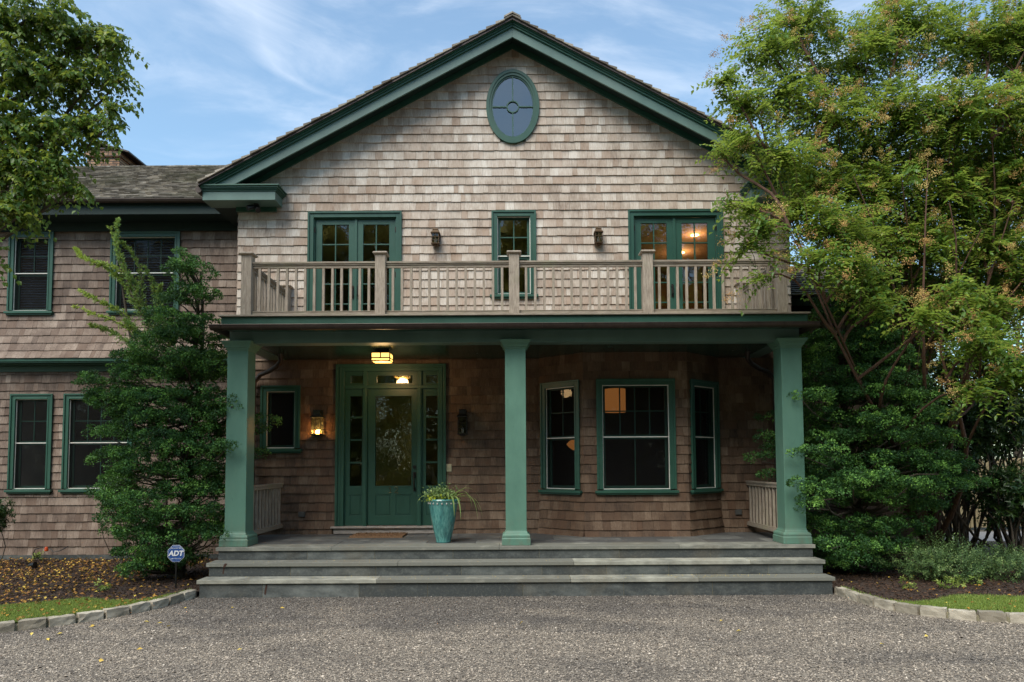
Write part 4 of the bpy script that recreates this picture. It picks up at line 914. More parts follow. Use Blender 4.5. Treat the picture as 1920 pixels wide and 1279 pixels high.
# kerb curves (front foot of the granite blocks)
kl = [ground(372, 1117), ground(340, 1127), ground(300, 1138), ground(250, 1149), ground(180, 1161), ground(90, 1174), ground(0, 1184), ground(-120, 1198), ground(-300, 1212)]
kr = [ground(1562, 1111), ground(1600, 1125), ground(1640, 1136), ground(1690, 1147), ground(1750, 1155), ground(1830, 1162), ground(1920, 1167), ground(2040, 1172), ground(2300, 1180)]
def resample(pts, step):
    out = []; acc = 0.; seg = [((b-a).length, a, b) for a, b in zip(pts, pts[1:])]; tot = sum(s[0] for s in seg); n = int(tot/step); res = []
    for k in range(n+1):
        d = tot*k/n
        for l_, a, b in seg:
            if d <= l_+1e-9: res.append(a.lerp(b, min(d/l_, 1))); break
            d -= l_
    return res
kerb_back = {}
ORD = ['first', 'second', 'third', 'fourth', 'fifth', 'sixth', 'seventh', 'eighth', 'ninth', 'tenth', 'eleventh', 'twelfth', 'thirteenth', 'fourteenth', 'fifteenth', 'sixteenth', 'seventeenth', 'eighteenth', 'nineteenth', 'twentieth']
for side, pts, inward in (('left', kl, -1), ('right', kr, 1)):
    rp_ = resample([Vector((p.x, p.y, 0)) for p in pts], .305); bk = []
    for k in range(len(rp_)-1):
        a, b = rp_[k], rp_[k+1]; d = (b-a).normalized(); nrm = Vector((-d.y, d.x, 0))
        if nrm.y < 0: nrm = -nrm
        bk.append(a+nrm*.13)
        mb = MB(O=a, U=d, Nn=nrm); ln = (b-a).length; g = .014; h = .112+random.uniform(-.008, .008); t_ = (random.random(),)*3
        # rough block: subdivided, jittered box
        bm = bmesh.new(); bmesh.ops.create_cube(bm, size=1.); bmesh.ops.subdivide_edges(bm, edges=bm.edges, cuts=3, use_grid_fill=True)
        for v in bm.verts:
            c_ = v.co.copy(); w_ = Vector((c_.x*(ln-2*g), c_.y*.125, c_.z*(h+.08)))
            e_ = sum(abs(q) > .49 for q in c_)
            if e_ >= 2: w_ *= .965
            w_ += Vector([random.uniform(-.0065, .0065) for _ in range(3)]); v.co = a + d*(ln/2+w_.x) + nrm*(.07+w_.y) + ZV*((h-.08)/2+w_.z)
        me = bpy.data.meshes.new('kerb_block'); bm.to_mesh(me); bm.free(); at2 = me.attributes.new('tint', 'FLOAT_COLOR', 'FACE'); at2.data.foreach_set('color', [x for _ in me.polygons for x in (*t_, 1.)])
        me.materials.append(M['kerb']); o = bpy.data.objects.new('kerb_block', me); COL.objects.link(o)
        tag(o, f'{ORD[k]} granite block from the steps in the {side}-hand lawn kerb', 'kerb block', f'granite kerb blocks edging the {side}-hand lawn')
    bk.append(rp_[-1]+Vector((0, .13, 0))); kerb_back[side] = bk
# kerb mortar bed, beds and lawns
for side, xs_, wallx in (('left', -1, -12.5), ('right', 1, 14.)):
    bk = kerb_back[side]
    mb = MB(); 
    for a, b in zip(bk, bk[1:]):
        mb.add([(a.x, a.y-.115, -.01), (b.x, b.y-.115, -.01), (b.x, b.y-.115, .060), (a.x, a.y-.115, .060), (a.x, a.y, .066), (b.x, b.y, .066)], [(0, 1, 2, 3), (3, 2, 5, 4)], None, True)
    o = mb.build('kerb_joint', M['mortar'], recalc=False); o['kind'] = 'structure'
def band(side, depth_of):
    bk = kerb_back[side]; out = []
    for i, p in enumerate(bk): out.append(Vector((p.x, p.y + depth_of(i/(len(bk)-1), p), 0)))
    return out
lawn_l = band('left', lambda f, p: max(.0, min(1.35, (abs(p.x)-4.75)*1.25)))
lawn_r = band('right', lambda f, p: max(.0, min(1.15, (abs(p.x)-4.95)*1.1)))
sheet_poly('mulch_bed', [(p.x, p.y) for p in kerb_back['left']] + [(-14, -2.5), (-14, 3.1), (XC-4.4, 3.1), (XC-4.4, -.45)], .075, M['mulch'])
sheet_poly('mulch_bed', [(p.x, p.y) for p in kerb_back['right']] + [(16, -2), (16, 5.4), (8.4, 5.4), (8.4, 3.1), (XC+4.4, 3.1), (XC+4.4, -.45)], .075, M['mulch'])
for side, lw in (('left', lawn_l), ('right', lawn_r)):
    sheet_poly('lawn', [(p.x, p.y) for p in kerb_back[side]] + [(p.x, p.y) for p in reversed(lw)], .082, M['soil_grass'])
def interp_band(side, lw, n):
    bk = kerb_back[side]; i = rng.integers(0, len(bk)-1, n); f = rng.random(n); g = rng.random(n)
    B = np.array([[p.x, p.y] for p in bk]); W = np.array([[p.x, p.y] for p in lw])
    b = B[i]*(1-f[:, None])+B[i+1]*f[:, None]; w = W[i]*(1-f[:, None])+W[i+1]*f[:, None]; keepm = rng.random(n) < (np.linalg.norm(w-b, axis=1)/1.3+.02)
    return (b*(1-g[:, None])+w*g[:, None])[keepm]
for side, lw in (('left', lawn_l), ('right', lawn_r)):
    Pg = interp_band(side, lw, 42000); n = len(Pg); Pg = Pg + rng.normal(0, .025, (n, 2))
    P = np.c_[Pg, np.full(n, .083)]; D = np.c_[rng.normal(0, .35, (n, 2)), np.ones(n)]; T = np.c_[np.clip(rng.beta(2, 2.2, n), 0, 1), rng.random(n)*.6, rng.random(n)]
    V, Fq, T2 = leaves(P, D, norm(rng.normal(0, 1, (n, 3))+[0, -.3, .1]), rng.uniform(.03, .065, n), .006, T, .1); o = cloud_mesh('grass', V, Fq, T2, M['grass']); o['kind'] = 'stuff'
# loose stones on the driveway
n = 150000; y = -6.6+ (rng.random(n)**.8)*6.05; x = rng.uniform(-1, 1, n)*(np.interp(y, [-6.6, -.5], [4.2, 7.8]))
KL = np.array([[p.x, p.y] for p in kl[::-1]]); KR = np.array([[p.x, p.y] for p in kr])
lim = np.where(x < -4.5, np.interp(x, KL[:, 0], KL[:, 1]), np.where(x > 4.55, np.interp(x, KR[:, 0], KR[:, 1]), -.585)); ok = y < lim-.01
x, y = x[ok], y[ok]; n = len(x); sz = rng.gamma(5., .00115, n)+.0022
oc = np.array([[1, 0, 0], [0, 1, 0], [-1, 0, 0], [0, -1, 0], [0, 0, .7], [0, 0, -.7]]); of = np.array([[0, 1, 4], [1, 2, 4], [2, 3, 4], [3, 0, 4]])
an = rng.random(n)*6.28; ca, sa = np.cos(an), np.sin(an); J = oc[None]*(sz[:, None, None])*rng.uniform(.6, 1.35, (n, 6, 3))
tl = rng.normal(0, .3, (n, 1)); J[:, :, 2] += J[:, :, 0]*tl
V = np.stack([J[:, :, 0]*ca[:, None]-J[:, :, 1]*sa[:, None]+x[:, None], J[:, :, 0]*sa[:, None]+J[:, :, 1]*ca[:, None]+y[:, None], J[:, :, 2]+(sz*.35)[:, None]], -1).reshape(-1, 3)
Fq = (np.arange(n)[:, None, None]*6+of[None]).reshape(-1, 3); T = np.repeat(np.c_[rng.random(n), rng.random(n), rng.random(n)], 4, 0)
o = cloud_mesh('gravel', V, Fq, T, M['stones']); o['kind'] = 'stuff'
# mulch chips and fallen leaves
def scatter_rect(n, x0, x1, y0, y1): return np.c_[rng.uniform(x0, x1, n), rng.uniform(y0, y1, n)]
def in_bed(P, side):
    B = np.array([[p.x, p.y] for p in kerb_back[side]])
    if side == 'left': B = B[::-1]
    k = np.interp(P[:, 0], B[:, 0], B[:, 1]); lim = XC-4.62 if side == 'left' else XC+4.62
    return (P[:, 1] > k+.02) & ((P[:, 0] < lim) if side == 'left' else (P[:, 0] > lim))
M['chip'] = leaf_mat('bark_chip', [(0., (.015, .009, .006)), (.6, (.055, .030, .018)), (1., (.14, .08, .05))], 0., .9)
for side, x0, x1 in (('left', -11, -4.6), ('right', 4.6, 12)):
    P = scatter_rect(26000, x0, x1, -2.6, 3.); P = P[in_bed(P, side)]; n = len(P); P = np.c_[P, rng.uniform(.078, .098, n)]
    V, Fq, T2 = leaves(P, rng.normal(0, 1, (n, 3))*[1, 1, .25], norm(rng.normal(0, .5, (n, 3))+[0, 0, 1]), rng.uniform(.025, .07, n), rng.uniform(.008, .02, n), rng.random((n, 3))); o = cloud_mesh('mulch', V, Fq, T2, M['chip']); o['kind'] = 'stuff'
Ls = []
P = scatter_rect(3600, -11, -4.7, -2.2, 3.); P = P[in_bed(P, 'left')]; P = P[rng.random(len(P)) < np.where(P[:, 0] < -5.9, 1., .25)]; Ls.append((P, .10))
P = scatter_rect(420, 4.8, 11, -2.2, 3.); P = P[in_bed(P, 'right')]; Ls.append((P, .10))
P = interp_band('left', lawn_l, 260); Ls.append((P, .12)); P = interp_band('right', lawn_r, 40); Ls.append((P, .12))
P = np.concatenate([np.c_[q, np.full(len(q), z)] for q, z in Ls]); n = len(P); P[:, 2] += rng.uniform(0, .012, n)
V, Fq, T2 = leaves(P, rng.normal(0, 1, (n, 3))*[1, 1, .3], norm(rng.normal(0, .35, (n, 3))+[0, -.2, 1]), rng.uniform(.035, .07, n), rng.uniform(.025, .045, n), np.c_[rng.random(n)**1.1, rng.random(n)*.3, rng.random(n)]); o = cloud_mesh('fallen_leaves', V, Fq, T2, M['fallen']); o['kind'] = 'stuff'
gp = [(305, 1168), (270, 1165), (350, 1140), (268, 1216), (178, 1172), (60, 1186), (88, 1197), (118, 1187), (185, 1238), (175, 1160), (320, 1173), (455, 1217), (1657, 1208), (1390, 1182), (1350, 1165), (975, 1170), (525, 1140), (434, 1140), (1740, 1192)]
P = np.array([list(ground(a, b, .02)) for a, b in gp]); n = len(P)
V, Fq, T2 = leaves(P, rng.normal(0, 1, (n, 3))*[1, 1, .2], norm(rng.normal(0, .3, (n, 3))+[0, -.2, 1]), .06, .035, np.c_[rng.random((n, 3))]); o = cloud_mesh('fallen_leaves', V, Fq, T2, M['yellow']); o['kind'] = 'stuff'
n = 260; P = np.c_[rng.uniform(-4, 4.5, n), rng.uniform(-.60, -.1, n), np.zeros(n)]; P[:, 2] = np.where(P[:, 1] < -.322, .262, .462); P[:90, 0] = rng.uniform(2.2, 3.9, 90); P[:90, 1] = rng.uniform(-.6, -.36, 90); P[:90, 2] = .262
V, Fq, T2 = leaves(P, rng.normal(0, 1, (n, 3))*[1, 1, .2], norm(rng.normal(0, .3, (n, 3))+[0, 0, 1]), .014, .010, rng.random((n, 3))); o = cloud_mesh('leaf_litter', V, Fq, T2, M['yellow']); o['kind'] = 'stuff'

# ------------------------------------------------------------------ vegetation
def curve_pts(a, b, sag=.0, wob=.06, n=7):
    a, b = np.array(a, float), np.array(b, float); ln = np.linalg.norm(b-a); w1, w2 = rng.normal(0, wob*ln, 3), rng.normal(0, wob*ln*.5, 3); out = []
    for k in range(n):
        f = k/(n-1); out.append(a*(1-f)+b*f + w1*math.sin(math.pi*f)+w2*math.sin(2*math.pi*f)+np.array([0, 0, sag*ln*math.sin(math.pi*f)]))
    return out
def limb(mb, pts, ra, rb, n=7):
    k = len(pts); mb.tube([Vector(tuple(p)) for p in pts], [ra+(rb-ra)*(i/(k-1))**.8 for i in range(k)], n)

def cypress(name, label, base, top, pads, mat, pad_r=(.34, .26), tufts=34, fans=15, seed=1, cat='conifer', leaf=(.038, .024)):
    """conifer carrying its foliage in cloud-like pads; pads = [(x,y,z,r)]"""
    global rng; rng = np.random.default_rng(seed)
    e = empty(name, label, cat, base); tr = MB(); base = np.array(base, float); top = np.array(top, float)
    tp = curve_pts(base, top, 0, .03, 9); limb(tr, tp, .09, .015, 9)
    VS, FS, TS = [], [], []; nv_ = 0
    for (x, y, z, r) in pads:
        c = np.array([x, y, z]); f = np.clip((z-.25*r-base[2]-.25)/(top[2]-base[2]), .03, .95); root = base*(1-f)+top*f
        limb(tr, curve_pts(root, c-np.array([0, 0, r*.35]), -.06, .05, 5), .025, .008, 5)
        nt_ = max(6, int(tufts*(r/.34)**1.6)); d = norm(rng.normal(0, 1, (nt_, 3))*[1, 1, .7]+[0, -.25, .25]); rad = rng.uniform(.7, 1., nt_)[:, None]
        tc_ = c + d*rad*[r*1.15, r*.95, r*.41]; ax = norm(d*[1, 1, .6]+[0, 0, .35])
        tone = rng.random(nt_); ptone = rng.random()
        m_ = fans; nn = norm(rng.normal(0, 1, (nt_, m_, 3))+ax[:, None]*.8+[0, 0, .25]); rb = (.072*rng.uniform(.6, 1.35, (nt_, 1, 1)))
        P = tc_[:, None]+nn*rb*[1.15, 1.15, .8]*rng.uniform(.75, 1.12, (nt_, m_, 1)); dd = norm(rng.normal(0, 1, (nt_, m_, 3))+nn*.55+ax[:, None]*.5); nr = norm(nn+rng.normal(0, .28, (nt_, m_, 3)))
        tn = np.clip(tone[:, None]**1.4*.55+ptone*.2+rng.random((nt_, m_))*.28, 0, 1).ravel(); k_ = nt_*m_
        T = np.c_[tn, np.repeat(tone > .7, m_)*rng.random(k_)*.35, rng.random(k_)]
        V, Fq, T2 = leaves(P.reshape(-1, 3), dd.reshape(-1, 3), nr.reshape(-1, 3), rng.uniform(leaf[0]*.7, leaf[0]*1.3, k_), rng.uniform(leaf[1]*.7, leaf[1]*1.2, k_), T, .25)
        VS.append(V); FS.append(Fq+nv_); TS.append(T2); nv_ += len(V)
    cloud_mesh('crown', np.concatenate(VS), np.concatenate(FS), np.concatenate(TS), mat, e)
    keep(tr.build('trunk', M['bark'], smooth=True), e)
    return e
def padset(rows, Y, seed, drop=.14):
    """rows of (px_left, px_right, py, pad radius, depth spread)"""
    r_ = random.Random(seed); out = []
    for (a, b, y, r, dp) in rows:
        A, B = at(a, y, Y), at(b, y, Y); n = max(1, int((B.x-A.x)/(r*1.22)))
        for layer in range(3 if dp > .3 else 2):
            for k in range(n+1):
                if r > .25 and r_.random() < drop: continue
                f = (k+r_.uniform(-.3, .3))/max(n, 1) if n else .5; f = min(1, max(0, f)); ed = 1-abs(2*f-1)
                out.append((A.x+(B.x-A.x)*f, Y + (-dp+2*dp*layer/2)*(.35+.65*ed)+r_.uniform(-.1, .1), A.z+r_.uniform(-.11, .11), r*r_.uniform(.65, 1.12)))
    return out
LP = padset([(345, 352, 492, .17, .1), (338, 372, 515, .2, .1), (350, 392, 545, .2, .2), (318, 372, 568, .24, .25), (300, 385, 600, .27, .3), (285, 400, 635, .3, .35), (255, 400, 668, .3, .4), (250, 405, 700, .32, .45), (160, 190, 715, .2, .2), (195, 240, 735, .22, .25), (215, 415, 745, .32, .5), (245, 430, 780, .32, .5), (225, 425, 815, .32, .55), (215, 430, 850, .33, .55), (225, 415, 885, .33, .55), (205, 400, 925, .32, .55), (225, 405, 965, .33, .55), (240, 395, 1000, .32, .5), (245, 350, 1040, .28, .45), (262, 335, 1062, .22, .4)], .55, 3)
LP += [(*at(436, 755, .1), .17), (*at(425, 835, .05), .15), (*at(495, 790, 1.2), .2), (*at(490, 850, 1.2), .18), (*at(405, 1005, .1), .15), (*at(478, 805, 1.0), .2)]
LP = [(p[0], p[1], p[2], p[3]) for p in LP]
cypress('cypress_tree', 'dark green layered cypress standing left of the porch column', (-5.45, .75, .06), (-5.2, .75, 5.15), LP, M['hinoki'], tufts=30, fans=36, seed=11, cat='tree')
RP = padset([(1570, 1600, 535, .2, .12), (1550, 1610, 560, .24, .2), (1535, 1630, 592, .28, .3), (1525, 1650, 640, .3, .35), (1515, 1675, 675, .32, .4), (1515, 1695, 710, .33, .5), (1510, 1720, 745, .33, .5), (1520, 1745, 785, .34, .6), (1525, 1765, 825, .34, .6), (1520, 1775, 865, .34, .6), (1515, 1800, 900, .34, .6), (1540, 1720, 935, .32, .5), (1540, 1700, 985, .30, .5), (1545, 1665, 1020, .28, .45), (1555, 1640, 1050, .24, .4)], .75, 5, .03)
RP += [(*at(1505, 745, .1), .17), (*at(1535, 740, .05), .2), (*at(1512, 850, -.05), .2), (*at(1545, 845, -.1), .25), (*at(1512, 910, -.1), .22), (*at(1545, 925, -.15), .27), (*at(1600, 900, -.2), .3), (*at(1515, 945, -.05), .18), (*at(1640, 890, -.2), .28), (*at(1700, 905, -.1), .25), (*at(1760, 880, 0), .22),
       (*at(1438, 782, 1.3), .14), (*at(1432, 820, 1.2), .17), (*at(1428, 858, 1.1), .19), (*at(1440, 890, 1.), .16), (*at(1450, 840, 1.1), .15), (*at(1560, 1020, .0), .2), (*at(1600, 1045, .05), .2)]
cypress('cypress_tree', 'broad dark green cypress crowding the right porch column', (5.95, 1.0, .06), (5.45, 1.0, 4.75), [(p[0], p[1], p[2], p[3]) for p in RP], M['hinoki'], tufts=30, fans=36, seed=12, cat='tree')

# thread-branched cypress behind the left one: long feathery arching sprays
def feathery(name, label, base, sprays, mat, seed):
    global rng; rng = np.random.default_rng(seed); e = empty(name, label, 'tree', base); tr = MB(); VS, FS, TS = [], [], []; nv_ = 0
    top = max(sprays, key=lambda q: q[1][2])[1]; trunk = curve_pts(base, np.array(top)*[1, 1, .95], 0, .03, 9); limb(tr, trunk, .07, .012, 8)
    for (p0, p1, w, dens, tone) in sprays:
        pts = curve_pts(p0, p1, .06, .05, 9); limb(tr, pts, .014, .004, 5); A = np.array(pts)
        n = int(dens); f = rng.random(n)**.85*(len(A)-1.001); i = f.astype(int); fr_ = (f-i)[:, None]; c = A[i]*(1-fr_)+A[i+1]*fr_; ax = norm(A[i+1]-A[i])
        tw = norm(ax*.8+rng.normal(0, .55, (n, 3))+[0, 0, .1]); ln = w*rng.uniform(.3, 1., n)*(1.05-.75*f/(len(A)-1))
        m_ = 9
        for q in range(m_):
            g = (q+.5)/m_; P = c+tw*(ln*g)[:, None] + np.array([0, 0, -.12])*((ln*g*g)[:, None]); D = norm(tw+rng.normal(0, .5, (n, 3))); T = np.c_[np.clip(tone+.35*f/(len(A)-1)+rng.normal(0, .13, n), 0, 1), rng.random(n)*.3, rng.random(n)]
            V, Fq, T2 = leaves(P, D, norm(rng.normal(0, 1, (n, 3))+[0, -.3, .6]), rng.uniform(.03, .06, n), rng.uniform(.009, .017, n), T, .2); VS.append(V); FS.append(Fq+nv_); TS.append(T2); nv_ += len(V)
    cloud_mesh('crown', np.concatenate(VS), np.concatenate(FS), np.concatenate(TS), mat, e); keep(tr.build('trunk', M['bark'], smooth=True), e)
q = lambda x, y, Y=1.75: tuple(at(x, y, Y))
feathery('thread_cypress', 'pale feathery cypress with arching tips behind the dark left cypress', q(300, 1045, 1.9), [
    (q(285, 640), q(222, 412), .20, 260, .15), (q(275, 600), q(205, 425), .14, 120, .35), (q(270, 590), q(230, 455), .16, 140, .1), (q(265, 560), q(142, 466), .16, 170, .55), (q(270, 600), q(175, 490), .18, 170, .35), (q(275, 640), q(150, 545), .16, 170, .45), (q(280, 650), q(140, 574), .14, 130, .55),
    (q(290, 670), q(170, 610), .2, 190, .2), (q(295, 660), q(300, 535), .2, 170, .05), (q(290, 640), q(270, 500), .2, 170, .05), (q(300, 690), q(235, 600), .22, 220, .05), (q(300, 720), q(250, 650), .25, 220, .0), (q(300, 640), q(245, 520), .22, 220, .1), (q(310, 700), q(320, 600), .22, 150, 0)], M['thread'], 21)

def broadleaf(name, label, base, stems, lobes, leafmat, barkmat, seed, shoots=90, nleaf=20, lsz=(.055, .030), sl=.42, droop=0., arch=0., jit=.3, trunk_r=.06, cat='tree', pan=0., density=1., dirbias=(0, 0, .35), twr=.006, extra=None, backgr=False):
    """multi-stem tree: stems rise from the base, limbs reach lobes, twigs carry rows of opposite leaves"""
    global rng; rng = np.random.default_rng(seed); e = empty(name, label, cat, base); tr = MB(); base = np.array(base, float)
    nodes = []
    for s_ in stems:
        s_ = np.array(s_, float); pts = curve_pts(base+rng.normal(0, .05, 3)*[1, 1, 0], s_, .0, .05, 10); limb(tr, pts, trunk_r*rng.uniform(.75, 1.1), trunk_r*.13, 9)
        nodes += [(p, trunk_r*(1-.06*i)) for i, p in enumerate(pts) if i > 2]
    NP = np.array([p for p, _ in nodes]); VS, FS, TS = [], [], []; nv_ = 0; PP = []
    for (c, r) in lobes:
        c = np.array(c, float); r = np.array(r, float)*np.ones(3)
        hd = np.linalg.norm((NP-c)[:, :2], axis=1); d = np.linalg.norm(NP-c, axis=1)+2.5*np.maximum(0, hd*.75-(c[2]-NP[:, 2])); k = int(np.argmin(d)); pts = curve_pts(NP[k], c, .03, .07, 7); limb(tr, pts, min(.032, trunk_r*.5), .011, 6)
        n = max(6, int(shoots*density*(r[0]*r[2]/.6))); u = norm(rng.normal(0, 1, (n, 3))); rad = rng.random(n)[:, None]**.45; ep = c+u*rad*r
        sdir = norm(u*.8+rng.normal(0, .35, (n, 3))+np.array(dirbias)); L_ = sl*rng.uniform(.6, 1.2, n)
        st_ = ep - sdir*L_[:, None]*.5
        nb = min(n, max(3, n//(16 if shoots > 200 else 9)))
        for q_ in range(nb): limb(tr, curve_pts(pts[rng.integers(3, 7)], st_[q_], .02, .08, 5), .009, .003, 4)
        if not backgr:
            for q_ in range(n): 
                if q_ % 2 == 0: tr.tube([Vector(tuple(st_[q_]+sdir[q_]*L_[q_]*g_+np.array([0, 0, -(droop*.6+arch)*L_[q_]*g_*g_]))) for g_ in (0, .35, .7, .97)], [twr*.6, twr*.5, twr*.4, twr*.25], 3)
        ref = norm(np.cross(sdir, rng.normal(0, .4, (n, 3))+[0, 0, 1.])); tone = np.clip(rng.random(n)*.75, 0, 1)
        for q_ in range(nleaf):
            g = (q_//2+.5)/(nleaf//2); sg = 1 if q_ % 2 else -1
            P = st_+sdir*(L_*g)[:, None]; P[:, 2] -= (droop*.6+arch)*L_*g*g
            D = norm(ref*sg*1.+sdir*.45+rng.normal(0, jit, (n, 3))+[0, 0, -.25-droop]); Nn = norm(np.cross(ref, sdir)*sg*.2+rng.normal(0, jit*1.3, (n, 3))+[0, -.25, .9])
            T = np.c_[np.clip(tone+rng.normal(0, .12, n)+(rng.random(n) > .97)*.5, 0, 1), rng.random(n)*.35, rng.random(n)]
            V, Fq, T2 = leaves(P, D, Nn, rng.uniform(.65, 1.2, n)*lsz[0], rng.uniform(.8, 1.15, n)*lsz[1], T, .22); VS.append(V); FS.append(Fq+nv_); TS.append(T2); nv_ += len(V)
        if pan:
            sel = (rng.random(n) < pan) & (u[:, 2] > -.5) & (rad[:, 0] > .6); PP.append((st_[sel]+sdir[sel]*(L_[sel]*.96)[:, None]-np.c_[np.zeros((sel.sum(), 2)), arch*L_[sel]*.95], norm(sdir[sel]-np.array([0, 0, arch*1.2]))))
    cloud_mesh('crown', np.concatenate(VS), np.concatenate(FS), np.concatenate(TS), leafmat, e); keep(tr.build('trunk', barkmat, smooth=True, recalc=False), e)
    if pan:
        P0 = np.concatenate([a for a, b in PP]); D0 = np.concatenate([b for a, b in PP]); m_ = 110; n = len(P0)
        h = rng.random((n, m_, 1)); P = P0[:, None]+D0[:, None]*h*.22+rng.normal(0, 1, (n, m_, 3))*(.062*(1.15-h)); P = P.reshape(-1, 3); tn = np.repeat(rng.random(n), m_)
        T = np.c_[np.clip(tn*.6+rng.random(len(P))*.4, 0, 1), np.zeros(len(P)), np.zeros(len(P))]
        V, Fq, T2 = leaves(P, rng.normal(0, 1, P.shape), norm(rng.normal(0, 1, P.shape)), .019, .015, T, .4); cloud_mesh('seed_heads', V, Fq, T2, M['panicle'], e)
    return e
def lb(px, py, Y, r, rz=None, ry=None):
    return (tuple(at(px, py, Y)), (r, ry or r, rz or r*.68))
ML_ = [lb(1430, 90, .2, .50), lb(1500, 40, .6, .7), lb(1600, 110, .8, .85), lb(1700, 40, .8, .8), lb(1830, 70, .9, .9), lb(1920, 60, .9, .8), lb(1400, 190, -.2, .42), lb(1470, 170, .3, .6), lb(1360, 145, -.3, .25), lb(1560, 220, .4, .75), lb(1680, 210, .4, .8), lb(1790, 220, .3, .8), lb(1900, 210, .4, .85),
       lb(1395, 265, -.6, .33), lb(1470, 290, -.2, .55), lb(1570, 320, 0, .7), lb(1680, 330, .0, .75), lb(1800, 340, .1, .75), lb(1910, 340, .2, .8), lb(1500, 385, -.4, .38), lb(1560, 420, -.5, .6), lb(1660, 430, -.3, .6), lb(1770, 440, -.2, .6), lb(1890, 450, 0, .7),
       lb(1400, 390, -1.0, .28, .16), lb(1430, 425, -1.1, .30, .2), lb(1400, 455, -1.1, .22, .14), lb(1530, 480, -1.0, .36, .2), lb(1600, 490, -1., .4, .22), lb(1430, 515, -1.3, .17, .09), lb(1660, 520, -.5, .45, .3), lb(1650, 565, -.7, .26, .12), lb(1760, 560, .2, .45, .3), lb(1870, 560, -.2, .55, .35), lb(1730, 590, -1.3, .32, .16), lb(1800, 540, -1.3, .35, .16), lb(1890, 620, -.6, .5, .3), lb(1840, 640, -.8, .4, .25), lb(1900, 700, -.7, .4, .25), lb(1820, 730, -1.0, .3, .15), lb(1350, 275, -.7, .14, .1), lb(1370, 380, -1.2, .16, .1),
       lb(1790, 610, .9, .45), lb(1870, 590, 1.4, .6), lb(1900, 660, 1.6, .6), lb(1810, 680, 1.9, .5), lb(1600, 300, 1.5, .8), lb(1720, 300, 1.6, .9), lb(1850, 310, 1.6, .9), lb(1640, 400, 1.6, .8), lb(1760, 410, 1.7, .9), lb(1880, 420, 1.7, .9), lb(1700, 500, 1.8, .7), lb(1820, 510, 1.8, .8), lb(1930, 520, 1.8, .8), lb(1980, 300, .2, 1.), lb(2020, 500, 0, 1.), lb(2000, 120, .8, 1.)]
ML_ = [(((c[0], c[1]+(.45 if (c[0] > 4.9 and c[2] < 7.2 and c[1] > -.65) else 0), c[2])), r_) for c, r_ in ML_]
ST_ = [tuple(at(*q)) for q in ((1530, 330, .0), (1570, 240, .3), (1650, 230, .3), (1710, 240, .2), (1790, 230, .1), (1860, 260, .1), (1900, 380, 0), (1960, 480, -.2), (1600, 330, -.4), (1480, 430, -.8), (1450, 300, -.2), (1840, 430, -.5), (1740, 300, -.3), (1690, 330, -.4), (1780, 380, -.5))]
broadleaf('crape_myrtle', 'tall multi-stemmed tree with reddish bark and orange seed heads beside the right porch corner', tuple(at(1745, 1030, 1.7)), ST_, ML_, M['myrtle'], M['bark_red'], 31, shoots=330, nleaf=18, lsz=(.082, .048), sl=.62, arch=.45, jit=.15, dirbias=(-.1, -.15, .25), pan=.15, trunk_r=.055)
BL_ = [lb(10, 40, -2.2, .6), lb(90, 30, -2.2, .5), lb(150, 70, -2., .38), lb(60, 130, -2.2, .55), lb(140, 150, -2.1, .4), lb(205, 85, -2., .28, .16), lb(200, 130, -2.1, .25, .15), lb(215, 200, -2.2, .2, .15), lb(10, 230, -2.2, .6), lb(100, 240, -2.2, .42), lb(165, 235, -2.2, .28), lb(195, 60, -1.9, .2, .2),
       lb(30, 290, -2.4, .36), lb(110, 300, -2.3, .28), lb(50, 355, -2.5, .2, .12), lb(10, 390, -2.5, .3, .2), lb(45, 400, -2.5, .2, .08), lb(-15, 470, -2.6, .16, .14), lb(-120, 100, -2.2, .9), lb(-120, 350, -2.2, .7), lb(-220, 220, -2.2, 1.), lb(228, 78, -2.1, .16, .1), lb(225, 150, -2.1, .16, .1), lb(205, 235, -2.2, .16, .1), lb(140, 350, -2.3, .22, .12), lb(40, 330, -2.3, .5)]
broadleaf('broadleaf_tree', 'leafy tree whose drooping branches hang in over the left wing roof', (-9.6, -2.3, -.02), [tuple(at(-150, 60, -2.2)), tuple(at(-80, 200, -2.2)), tuple(at(20, 60, -2.2))], BL_, M['birch'], M['bark'], 41, shoots=340, nleaf=16, lsz=(.074, .050), sl=.40, droop=.7, trunk_r=.07, dirbias=(.35, 0, -.15))

